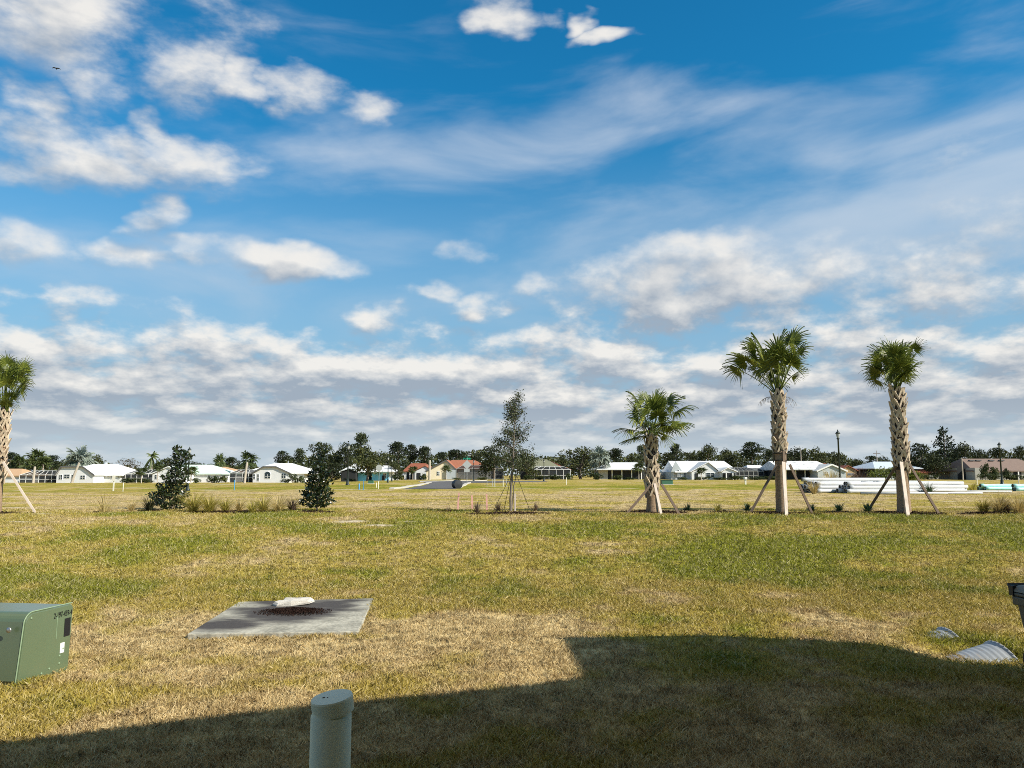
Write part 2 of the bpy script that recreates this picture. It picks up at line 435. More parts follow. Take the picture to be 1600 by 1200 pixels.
def lawn_blades():
    m, b = new_mat("grass_blades")
    p = position()
    c, sa, mu, n1, n2, n3 = lawn_colour(p)
    rv = attr("shade")
    c = mix(smooth(rv, 0.0, 0.22, 0.72, 0.0), c, (0.075, 0.048, 0.018))
    c = mix(smooth(rv, 0.62, 1.0, 0.0, 0.52), c, (0.82, 0.70, 0.45))
    S.nt.links.new(c.s, b.inputs["Base Color"])
    b.inputs["Roughness"].default_value = 0.6; b.inputs["Specular IOR Level"].default_value = 0.2
    tr = S.nt.nodes.new("ShaderNodeBsdfTranslucent"); S.nt.links.new(c.s, tr.inputs["Color"])
    ms = S.nt.nodes.new("ShaderNodeMixShader"); ms.inputs[0].default_value = 0.25
    S.nt.links.new(b.outputs[0], ms.inputs[1]); S.nt.links.new(tr.outputs[0], ms.inputs[2])
    S.nt.links.new(ms.outputs[0], S.nt.nodes["Material Output"].inputs["Surface"])
    return m

# ------------------------------------------------------------------ the ground, one sheet to the horizon
ys = list(np.arange(-30, 4.5, 1.2)) + list(np.arange(4.5, 32, .14))
while ys[-1] < 2500: ys.append(ys[-1] * 1.018 + .02)
ys = np.array(ys); us = np.linspace(-1, 1, 301)
GY, GU = np.meshgrid(ys, us, indexing="ij")
GX = GU * (np.maximum(GY, 0) * 1.15 + 14)
GZ = gz(GX, GY)
nr, nc = GX.shape
idx = np.arange(nr * nc).reshape(nr, nc)
F = np.stack([idx[:-1, :-1], idx[:-1, 1:], idx[1:, 1:], idx[1:, :-1]], -1).reshape(-1, 4)
gx_, gy_ = GX.ravel(), GY.ravel()
ground = link("ground", np_mesh("ground", np.stack([gx_, gy_, GZ.ravel()], 1), F, lawn_soil(), True,
              {"green": green_f(gx_, gy_), "sand": sand_f(gx_, gy_), "mulch": mulch_f(gx_, gy_)}))
tag(ground, "dry tan and olive lawn running to the far houses", None, None, "structure")

# ------------------------------------------------------------------ grass: blades by the hundred thousand, finer near the house
def blades(n, y0, y1, h, w, r):
    y = np.exp(r.uniform(math.log(y0), math.log(y1), n)); x = r.uniform(-1, 1, n) * (y * .72 + .6)
    gr, sa, mu = green_f(x, y), sand_f(x, y), mulch_f(x, y)
    ok = (sa < .3 + r.random(n) * .3) & (mu < .3 + r.random(n) * .25) & ~in_poly(x, y, slab) & (r.random(n) < .35 + fbm(x, y, 2.6, 3) * 1.1)
    x, y, gr = x[ok], y[ok], gr[ok]; n = len(x)
    k = np.maximum(1.0, y / 9.0) ** .72
    H = h * r.uniform(.45, 1.3, n) * (0.75 + .5 * gr) * k ** .1; W = w * r.uniform(.7, 1.3, n) * k
    a = r.uniform(0, 2 * math.pi, n); lean = H * np.abs(r.normal(.75, .5, n)); b = r.uniform(0, 2 * math.pi, n)
    z = gz(x, y) - .004
    cx, sx = np.cos(b) * W / 2, np.sin(b) * W / 2
    tx, ty = x + np.cos(a) * lean, y + np.sin(a) * lean
    mx, my = x + np.cos(a) * lean * .35, y + np.sin(a) * lean * .35
    V = np.stack([np.stack([x - cx, y - sx, z], 1), np.stack([x + cx, y + sx, z], 1),
                  np.stack([mx + cx * .8, my + sx * .8, z + H * .62], 1), np.stack([tx, ty, z + H], 1), np.stack([mx - cx * .8, my - sx * .8, z + H * .62], 1)], 1).reshape(-1, 3)
    F = np.stack([np.arange(n) * 5 + i for i in range(5)], 1)
    rep = lambda t: np.repeat(t, 5)
    return V, F, rep(gr), rep(r.random(n))
N_BL = 1.0
parts = [blades(int(330000 * N_BL), 4.9, 13.5, .052, .0065, np.random.default_rng(1)), blades(int(270000 * N_BL), 11.0, 27, .055, .0065, np.random.default_rng(2)), blades(int(55000 * N_BL), 24.5, 50, .04, .007, np.random.default_rng(5))]
def edge_tufts(path, n, h, r):
    w = np.array([gp(*p)[:2] for p in path]); i = r.integers(0, len(w) - 1, n); f = r.random(n)
    xy = w[i] + (w[i + 1] - w[i]) * f[:, None] + r.normal(0, .055, (n, 2)); x, y = xy[:, 0], xy[:, 1]
    H = h * r.uniform(.35, 1.25, n) * (.15 + .62 * ss(.35, .75, fbm(x, y, 2.6, 3))); a = r.uniform(0, 6.28, n); ln = H * np.abs(r.normal(.4, .3, n)); W = .0024; z = gz(x, y) - .004
    cx, sx = np.cos(a + 1.57) * W, np.sin(a + 1.57) * W; mx, my = x + np.cos(a) * ln * .3, y + np.sin(a) * ln * .3
    V = np.stack([np.stack([x - cx, y - sx, z], 1), np.stack([x + cx, y + sx, z], 1), np.stack([mx + cx * .8, my + sx * .8, z + H * .6], 1), np.stack([x + np.cos(a) * ln, y + np.sin(a) * ln, z + H], 1), np.stack([mx - cx * .8, my - sx * .8, z + H * .6], 1)], 1).reshape(-1, 3)
    return V, np.stack([np.arange(n) * 5 + i_ for i_ in range(5)], 1), np.repeat(np.clip(green_f(x, y) + .25, 0, 1), 5), np.repeat(r.random(n), 5)
_r = np.random.default_rng(9)
parts += [edge_tufts([(-60, 1078), (26, 1081), (60, 1066), (108, 1048)], 1700, .085, _r), edge_tufts([(290, 1003), (420, 999), (562, 994)], 1600, .07, _r), edge_tufts([(562, 994), (587, 936)], 500, .06, _r), edge_tufts([(290, 1001), (371, 941)], 500, .06, _r),
          edge_tufts([(1430, 990), (1470, 998), (1500, 1000)], 700, .10, _r), edge_tufts([(1480, 1018), (1520, 1034), (1590, 1046)], 800, .10, _r), edge_tufts([(1580, 1020), (1600, 1030), (1640, 1030)], 1200, .13, _r), edge_tufts([(1490, 1004), (1530, 1000), (1570, 1006)], 600, .08, _r)]
V, F = stack([(p[0], p[1]) for p in parts])
grn = np.concatenate([p[2] for p in parts]); shd = np.concatenate([p[3] for p in parts])
gme = np_mesh("grass", V, F, lawn_blades(), False, {"green": grn, "sand": np.zeros(len(grn)), "mulch": np.zeros(len(grn)), "shade": shd})
grass = link("grass", gme)
tag(grass, "short dry mown grass with greener patches", None, None, "stuff")
del V, F, parts

# mulch: loose bark chips lying on the planting beds
nch = 9000
cx_, cy_ = [], []
for (mx, my, rx, ry) in MULCH:
    k = int(nch * rx * ry / sum(q[2] * q[3] for q in MULCH)) + 60
    rr, aa = np.sqrt(rng.random(k)), rng.uniform(0, 2 * math.pi, k)
    cx_.append(mx + rr * np.cos(aa) * rx); cy_.append(my + rr * np.sin(aa) * ry)
cx_, cy_ = np.concatenate(cx_), np.concatenate(cy_)
ok = mulch_f(cx_, cy_) > .12; cx_, cy_ = cx_[ok], cy_[ok]
P = np.stack([cx_, cy_, gz(cx_, cy_) + .012 + rng.random(len(cx_)) * .06 * mulch_f(cx_, cy_)], 1)
V, F = leaves(P, .075, .4)
tag(link("mulch", np_mesh("mulch", V, F, leaf_mat("bark_chips", ((.016, .009, .007), (.05, .03, .022), (.13, .085, .06)), 3.0, 0.0, .9, .05, 0))),
    "dark brown bark mulch round the planted trees", None, None, "stuff")
# ------------------------------------------------------------------ near things
M = {}
M["green_paint"] = mat("green_painted_steel", (.105, .145, .082), .24, .06, 3, spec=.9, dirt=(.13, .14, .08), dirt_amt=.25, dirt_scale=5)
M["green_light"] = mat("worn_green_edge", (.21, .29, .18), .5, .1, 8)
M["black"] = mat("black_plastic", (.012, .012, .013), .5, .1, 6)
M["ink"] = mat("black_lettering", (.008, .008, .009), .6, .0, 6)
M["white_label"] = mat("white_label", (.75, .75, .74), .5, .05, 20)
M["steel"] = mat("bare_steel", (.45, .45, .44), .35, .1, 12, metal=.8)

# green pad-mounted transformer
A = gp(26, 1075); B = gp(106, 1046)
ang = math.atan2(B[0] - A[0], B[1] - A[1])
TD, TW, TH = math.hypot(B[0] - A[0], B[1] - A[1]), 0.95, 0.64
tr = thing("transformer", "olive green electrical transformer box on the lawn with black numbers on its side", "utility box", (A[0], A[1], A[2] - .01), -ang)
def profile(y0, y1, h, rf, rb, tf, tb):
    p = [(y0, 0), (y1, 0)]
    top1 = y1 + tb
    for k in range(5):
        a = k / 4 * math.pi / 2; p.append((top1 - rb + rb * math.cos(a), h - rb + rb * math.sin(a)))
    top0 = y0 + tf
    for k in range(6):
        a = math.pi / 2 + k / 5 * math.pi / 2 * .8; p.append((top0 + rf + rf * math.cos(a), h - rf + rf * math.sin(a)))
    return p
def extrude_x(mb, prof, x0, x1):
    n = len(prof)
    vs = [(x0, y, z) for y, z in prof] + [(x1, y, z) for y, z in prof]
    mb.add(vs, [tuple(range(n)), tuple(range(2 * n - 1, n - 1, -1))] + [(i, n + i, n + (i + 1) % n, (i + 1) % n) for i in range(n)])
b = MB(); extrude_x(b, profile(0, TD, TH, .10, .05, .05, .02), -TW, 0)
b.build("cabinet", M["green_paint"], tr, bevel=.008)
b = MB(); extrude_x(b, profile(-.012, TD * .62, TH + .012, .11, .02, .05, .0), -TW - .008, -.012)   # the hood that lifts
b.v = [v if v[2] > .30 else (v[0], v[1], .06) for v in b.v]
b.build("hood", M["green_paint"], tr, bevel=.006)
b = MB()
pr = [(y, z) for y, z in profile(-.012, TD, TH + .012, .11, .05, .05, .02)][7:]
b.tube([(-.011, -.010, .05), (-.011, pr[-1][0], pr[-1][1])] + [(-.011, y, z) for y, z in pr[::-1]] + [(-.011, TD + .01, TH + .008)], .006, 6)
b.build("lid_rim", M["green_light"], tr)
b = MB(); b.lathe([(0, .012), (.012, .012), (.018, .006), (.026, .004), (.026, 0)], 12)
lk = b.build("lock_bolt", M["steel"], tr, (-.11, -.012, TH * .80)); lk.rotation_euler = (R(90), 0, 0)
for yy, zz in ((TD * .80, .17), (TD * .80, .10), (TD * .86, .23), (TD * .45, .06), (TD * .18, TH * .93), (TD * .6, .08)):
    o = MB().lathe([(0, .006), (.007, .006), (.011, .002), (.011, 0)], 8).build("rivet", M["green_light"], tr, (.001, yy, zz)); o.rotation_euler = (0, R(90), 0)
MB().box(0, .003, TD * .86, TD * .985, TH * .53, TH * .80).build("warning_decal", M["black"], tr)
MB().box(0, .003, TD * .80, TD * .885, TH * .30, TH * .45).build("inspection_tag", M["white_label"], tr)
MB().box(.0, .003, TD * .695, TD * .705, TH * .53, TH * .86).build("scratch", M["green_light"], tr)
MB().box(-.83, -.72, TD * .5, TD * .53, TH + .012, TH + .03).build("hinge", M["black"], tr)
cu = bpy.data.curves.new("txt", "FONT"); cu.body = "2-197-459-4"; cu.size = .075; cu.extrude = .001; cu.space_character = 1.0
tmp = bpy.data.objects.new("txt", cu); COL.objects.link(tmp)
bpy.context.view_layer.update()
tme = bpy.data.meshes.new_from_object(tmp.evaluated_get(bpy.context.evaluated_depsgraph_get()))
bpy.data.objects.remove(tmp)
xs = [v.co.x for v in tme.vertices]; sc_ = .25 / (max(xs) - min(xs))
for v in tme.vertices: v.co = Vector((v.co.x * sc_, v.co.y, v.co.z))
tme.materials.append(M["ink"])
nm = link("numbering", tme, tr, (.003, TD * .625, TH * .84)); nm.rotation_euler = (R(90), 0, R(90))

# concrete pad with its stains
def slab_mat():
    m, bb = new_mat("stained_concrete")
    p = position()
    n1 = noise(p, 3.0, 6, .6); n2 = noise(p, 22.0, 4, .6); n3 = noise(vmath("MULTIPLY", p, (1, 2.4, 1)), 2.2, 6, .65)
    c = mix(smooth(n1 * .55 + n2 * .45, .35, .65), (.22, .21, .17), (.50, .475, .39))
    tot = None
    for (px, py, rx, ry, am) in ((455, 960, .85, 1.05, 1.25), (512, 948, .62, .75, .9), (352, 984, .60, .55, 1.0), (400, 955, .55, .3, .55), (440, 942, .6, .5, .9), (530, 957, .6, .3, .55), (545, 940, .4, .3, .6)):
        w = gp(px, py)
        k = vmath("MULTIPLY_ADD", p, (1 / rx, 1 / ry, 0), (-w[0] / rx, -w[1] / ry, 0))
        t = S.m("MULTIPLY_ADD", vmath("LENGTH", k, out=1), -am, am)
        tot = t if tot is None else S.m("MAXIMUM", tot, t)
    st = smooth(tot + (n3 - .5) * 1.0 + (n2 - .5) * .3, -.06, .55)
    c = mix(st, c, mix(n2, (.030, .025, .024), (.075, .066, .06)))
    S.nt.links.new(c.s, bb.inputs["Base Color"]); bb.inputs["Roughness"].default_value = .9
    bump(bb, n2, .35, .01); return m
zs = sum(g(x, y) for x, y in slab) / 4 + .03
sl = MB(); sl.prism(slab, zs - .18, zs)
o = sl.build("concrete_pad", slab_mat(), bevel=.012)
tag(o, "flat square concrete pad with dark stains set in the dry lawn", "concrete pad")
# broken concrete slab on it
w = gp(458, 948)
blk = [(-.26, -.10), (-.17, -.17), (.02, -.13), (.24, -.03), (.27, .10), (.17, .18), (-.02, .21), (-.2, .16), (-.17, .06), (-.24, .02)]
bb = MB(); n_ = len(blk)
bb.add([(x * (1 + rnd.uniform(-.08, .1)), y * (1 + rnd.uniform(-.1, .1)), 0) for x, y in blk] + [(x * 1.02, y, .035 + rnd.uniform(-.01, .01)) for x, y in blk] + [(x * rnd.uniform(.82, .98), y * rnd.uniform(.8, .97), .062 + rnd.uniform(-.02, .016)) for x, y in blk] + [(0, 0, .068)],
       [tuple(range(n_ - 1, -1, -1))] + [(i + l * n_, (i + 1) % n_ + l * n_, (i + 1) % n_ + (l + 1) * n_, i + (l + 1) * n_) for l in (0, 1) for i in range(n_)] + [(i + 2 * n_, (i + 1) % n_ + 2 * n_, 3 * n_) for i in range(n_)])
o = bb.build("concrete_chunk", mat("pale_broken_concrete", (.60, .56, .50), .9, .15, 14, dirt=(.18, .16, .14), dirt_amt=.4, dirt_scale=7, bumps=.6), None, (w[0], w[1], zs + .012), bevel=.004)
o.rotation_euler = (R(5), R(-2), R(-6))
tag(o, "broken pale lump of concrete lying on the stained pad", "concrete chunk")
# the little heap of dark debris beside it
w = gp(458, 961); n = 7000
rr = np.abs(rng.normal(0, .5, n)); aa = rng.uniform(0, 2 * math.pi, n)
px_, py_ = rr * np.cos(aa) * .46, rr * np.sin(aa) * .30
P = np.stack([w[0] + px_, w[1] + py_, zs + .008 + np.maximum(0, .055 * (1 - rr)) * rng.random(n) ** .4], 1)
P = P[(rr < 1.15)]
V, F = leaves(P, .020, .6)
tag(link("debris_heap", np_mesh("debris_heap", V, F, leaf_mat("rotted_debris", ((.012, .007, .006), (.026, .014, .011), (.075, .05, .042)), 9.0, 0.0, .9, .05, 0))), "low heap of dark reddish debris on the concrete pad", "debris", None)
V, F = leaves(np.stack([w[0] + rng.uniform(-.4, .45, 40), w[1] + rng.uniform(-.2, .1, 40), np.full(40, zs + .02)], 1), .03, .7)

# green marker post
PY = 3.65
zp = Z(1082, PY); xp = X(518.5, PY, zp); rp = 32 / FPX * (PY * CP + (zp - CAMZ) * SP); z0 = g(xp, PY)
M["post"] = mat("pale_green_pvc", (.68, .72, .53), .5, .05, 3, spec=.4, dirt=(.46, .54, .37), dirt_amt=.55, dirt_scale=3.2, stretch=(1, 1, .35))
M["post_cap"] = mat("pale_green_cap", (.74, .78, .60), .5, .04, 3, spec=.4)
t = thing("marker_post", "pale green round plastic marker post with a slanted cap in the house shadow", "marker post", (xp, PY, z0 - .02))
hp = zp - z0
MB().lathe([(rp * .98, -.2), (rp * .975, hp - .078), (rp * .92, hp - .074), (rp * .92, hp - .03)], 40).build("tube", M["post"], t)
cp = MB().lathe([(rp * .93, -.066), (rp * 1.005, -.066)], 40).lathe([(rp * 1.005, -.066), (rp * 1.01, -.006)], 40).lathe([(rp * 1.01, -.006), (rp * .985, .001)], 40).lathe([(rp * .985, .001), (rp * .6, .003), (0, .004)], 40).build("cap", M["post_cap"], t, (0, 0, hp)); cp.rotation_euler = (R(5), R(-7), 0)
hb = MB()
for hx, hy, hr in ((-.035, -.005, .0065), (-.016, -.012, .0035)): hb.lathe([(0, .0055), (hr, .005), (hr, .001)], 10, (hx, hy, 0))
hb.build("vent_hole", M["ink"], cp)

# corrugated culvert pipes half sunk in the ground
def pipe_mat():
    m, bb = new_mat("galvanised_corrugated")
    p = coords(); n1 = noise(p, 5, 5, .65); n2 = noise(vmath("MULTIPLY", p, (4, 1, 1)), 4, 5, .6)
    sx = S.nt.nodes.new("ShaderNodeSeparateXYZ"); S.nt.links.new(p.s, sx.inputs[0])
    rust = smooth(n2 * .8 + S(sx.outputs[0]) * -.5, .33, .55)
    c = mix(n1, (.24, .27, .30), (.46, .49, .52)); c = mix(rust * .9, c, mix(n2, (.16, .08, .025), (.50, .33, .13)))
    S.nt.links.new(c.s, bb.inputs["Base Color"]); bb.inputs["Roughness"].default_value = .5; bb.inputs["Metallic"].default_value = .25
    return m
M["culvert"] = pipe_mat()
def culvert(name, label, px, py, L, rad, show, rz):
    w = gp(px, py)
    b = MB(); n, ring = 46, 40
    prof = []
    for i in range(n + 1):
        x = -L / 2 + L * i / n; prof.append((x, rad + 0.0035 * math.sin(i / n * L / .06 * 2 * math.pi)))
    prof += [(L / 2 + .015, rad + .02), (L / 2 + .02, rad - .0), (L / 2 - .0, rad - .02)] + [(x, r_ - .016) for x, r_ in prof[::-1][3:]]
    vs = [(x, r_ * math.cos(2 * math.pi * k / ring), r_ * math.sin(2 * math.pi * k / ring)) for x, r_ in prof for k in range(ring)]
    fs = [(i * ring + k, (i + 1) * ring + k, (i + 1) * ring + (k + 1) % ring, i * ring + (k + 1) % ring) for i in range(len(prof) - 1) for k in range(ring)]
    b.add(vs, fs, True)
    o = b.build(name, M["culvert"], None, (w[0], w[1], w[2] + show - rad)); o.rotation_euler = (0, R(-15), rz)
    return tag(o, label, "culvert pipe", None)
culvert("culvert_pipe", "rust streaked corrugated pipe at the edge of the shadow beside the trash cart", 1517, 1028, .80, .42, .062, R(2))
culvert("culvert_pipe", "smaller exposed length of grey corrugated pipe farther left of the rusty one", 1459, 992, .50, .40, .012, R(4))

# wheeled trash cart at the right edge
CY = 7.15; ct = Z(922, CY); cx0 = X(1583, CY, ct)
M["cart"] = mat("olive_grey_plastic", (.11, .10, .075), .5, .08, 4, spec=.4)
M["cart_rim"] = mat("pale_olive_plastic", (.19, .18, .14), .5, .08, 4)
cz = g(cx0 + .3, CY); ch = ct - cz
t = thing("trash_cart", "dark olive wheeled trash cart cut off by the right edge of the photo", "trash cart", (cx0 + .60, CY + .15, cz), R(2))
def taper(b, x0, x1, y0, y1, z0, X0, X1, Y0, Y1, z1):
    vs = [(x0, y0, z0), (x1, y0, z0), (x1, y1, z0), (x0, y1, z0), (X0, Y0, z1), (X1, Y0, z1), (X1, Y1, z1), (X0, Y1, z1)]
    b.add(vs, [(3, 2, 1, 0), (4, 5, 6, 7), (0, 1, 5, 4), (1, 2, 6, 5), (2, 3, 7, 6), (3, 0, 4, 7)])
b = MB(); taper(b, -.22, .22, -.25, .24, .04, -.285, .285, -.33, .33, ch * .86); b.build("body", M["cart"], t, bevel=.03)
b = MB(); b.box(-.305, .305, -.35, .35, ch * .86 + .001, ch * .90); taper(b, -.30, .30, -.34, .34, ch * .76, -.302, .302, -.345, .345, ch * .855); b.build("rim", M["cart"], t, bevel=.012)
b = MB(); taper(b, -.315, .315, -.36, .38, ch * .905, -.26, .26, -.30, .30, ch * .985); b.build("lid", M["cart_rim"], t, bevel=.02)
b = MB(); b.tube([(-.30, .33, ch * .90), (-.30, .38, ch * .97), (.31, .40, ch * .97), (.31, .33, ch * .90)], .018, 8); b.box(-.315, -.28, .30, .36, ch * .86, ch * .97); b.build("handle", M["black"], t)
for sx_ in (-.20, .16):
    wb = MB().lathe([(.02, -.02), (.12, -.025), (.13, 0), (.12, .025), (.02, .02)], 20).build("wheel", M["black"], t, (sx_ + .02, .27, .12)); wb.rotation_euler = (0, R(90), 0)

# ------------------------------------------------------------------ the house the photo is taken from: its roof throws the shade
HZ = 3.42
def shp(px, py):                       # eave corner whose shadow falls on a photo pixel
    w = gp(px, py); k = (HZ - w[2]) / SUND.z
    return (w[0] + SUND.x * k, w[1] + SUND.y * k)
e = [shp(0, 1178), shp(550, 1112), shp(955, 1066), shp(914, 1000), shp(1150, 997), shp(1400, 1012), shp(1600, 1044)]
dirl = (e[0][0] - e[2][0], e[0][1] - e[2][1])
west = (e[0][0] + dirl[0] * 1.3, e[0][1] + dirl[1] * 1.3)
roof_poly = [west, (west[0], -9.0), (14.0, -9.0), (14.0, 3.2)] + [e[6], e[4], e[3], e[2]]
roof_poly = [(14.0, -9.0), (14.0, 2.6), e[6], e[5], e[4], e[3], e[2], e[0], west, (west[0], -9.0)]
house = thing("lanai_house", "house with a wide flat lanai roof behind the camera, seen only by its shadow", "house", (0, 0, 0))
M["stucco"] = mat("cream_stucco", (.58, .52, .42), .9, .04, 30, bumps=.2)
M["fascia"] = mat("white_fascia", (.74, .73, .70), .6, .03, 5)
MB().prism(roof_poly, HZ, HZ + .22).build("lanai_roof", M["fascia"], house)
MB().box(-9, 13.5, -8.8, -2.2, -.75, HZ - .003).build("wall", M["stucco"], house)
MB().box(e[3][0] + 2.2, 13.5, -2.19, min(e[3][1], e[4][1]) - 1.2, -.75, HZ - .003).build("garage_wall", M["stucco"], house)
b = MB()
b.v = []; x0_, x1_ = west[0] + .2, 14.0
b.add([(x0_, -9, HZ + .222), (x1_, -9, HZ + .222), (x1_, -2.5, HZ + .222), (x0_, -2.5, HZ + .222), (x0_ + 3, -5.8, HZ + 1.6), (x1_ - 3, -5.8, HZ + 1.6)],
      [(0, 1, 5, 4), (1, 2, 5), (2, 3, 4, 5), (3, 0, 4), (3, 2, 1, 0)])
b.build("hip_roof", mat("brown_shingle", (.16, .12, .09), .9, .15, 8), house)
MB().box(-4.5, -.5, -2.2, -2.16, -.1, 2.1).build("sliding_door", mat("dark_glass", (.02, .025, .03), .1, .0, 3, spec=.6), house)
# ------------------------------------------------------------------ planting strip: palms, young trees, grasses
M["frond"] = leaf_mat("palm_frond", ((.040, .064, .012), (.155, .19, .030), (.45, .44, .07)), 1.2, .30, .42, .4, .3)
M["boot"] = mat("palm_leaf_bases", (.50, .40, .29), .9, .25, 9, dirt=(.07, .05, .035), dirt_amt=.6, dirt_scale=14)
M["trunk"] = mat("palm_trunk_fibre", (.30, .205, .13), .95, .25, 16, dirt=(.06, .04, .026), dirt_amt=.7, dirt_scale=12, bumps=1.0, stretch=(1, 1, 1.6))
M["fibre_gap_shade"] = mat("fibre_gap_shade", (.05, .035, .024), .95, .3, 14)
M["brace"] = mat("shaded_lumber", (.155, .11, .08), .85, .16, 6, stretch=(1, 1, .2), dirt=(.16, .11, .08), dirt_amt=.5, dirt_scale=5)  # darker copy of the lumber: shade on the side braces is painted in
M["pale_brace"] = mat("pale_lumber", (.60, .50, .42), .85, .10, 6, stretch=(1, 1, .2), dirt=(.33, .25, .19), dirt_amt=.5, dirt_scale=4)  # lighter copy: sun on the front braces is in the colour
M["strap"] = mat("black_strap", (.014, .013, .012), .7, .1, 6)
M["dead_stalk"] = mat("dry_seed_stalk", (.17, .13, .085), .9, .2, 8)

def fan(hub, axis, rad, nseg, spread, droop, r):
    """a fan palm leaf: folded strips that split towards drooping tips"""
    axis = axis.normalized(); side = axis.cross(Vector((0, 0, 1)))
    if side.length < .05: side = Vector((1, 0, 0))
    side.normalize(); side = (side + Vector((r.uniform(-.5, .5), r.uniform(-.5, .5), r.uniform(-.5, .5)))).normalized()
    side = (side - axis * side.dot(axis)).normalized(); nrm = side.cross(axis)
    vs, fs = [], []
    for i in range(nseg):
        f = i / (nseg - 1) - .5; a = f * spread
        dirv = axis * math.cos(a) + side * math.sin(a) + nrm * (-.35 * abs(f) * 2)
        dirv.normalize()
        L = rad * (.80 + .34 * math.cos(a * .75)) * r.uniform(.82, 1.12)
        w = rad * spread / nseg * .5
        tw = (side * math.cos(a) - axis * math.sin(a)); base = len(vs)
        lift = nrm * w * (.55 if i % 2 else -.1)
        sag = droop * r.uniform(.6, 1.35)
        for t, ww in ((.06, .12), (.34, .66), (.60, .36), (.82, .21), (1.0, .03)):
            c = hub + dirv * (L * t) - Vector((0, 0, 1)) * (sag * L * max(0, t - .45) ** 1.8)
            s_ = tw * (w * ww)
            vs += [c - s_ + lift * t, c + s_ - lift * t * .4]
        for k in range(4): fs.append((base + 2 * k, base + 2 * k + 1, base + 2 * k + 3, base + 2 * k + 2))
    return vs, fs
def palm_frond(parent, top, hub, rad, r, nseg=34, droop=.9, axis=None):
    b = MB()
    v = hub - top; mid = top + v * .5 + Vector((0, 0, .10 * v.length))
    ax = axis or ((hub - mid).normalized() + Vector((0, 0, -.12)) + Vector((r.uniform(-.2, .2), r.uniform(-.2, .2), r.uniform(-.1, .1))))
    pts = [top * (1 - t) ** 2 + mid * (2 * t * (1 - t)) + hub * t * t for t in (0, .25, .5, .75, 1)]
    b.tube(pts, [.020, .016, .013, .011, .009], 5)
    b.add(*fan(hub, ax, rad, nseg, R(r.uniform(215, 265)), droop, r))
    return b.build("frond", M["frond"], parent)

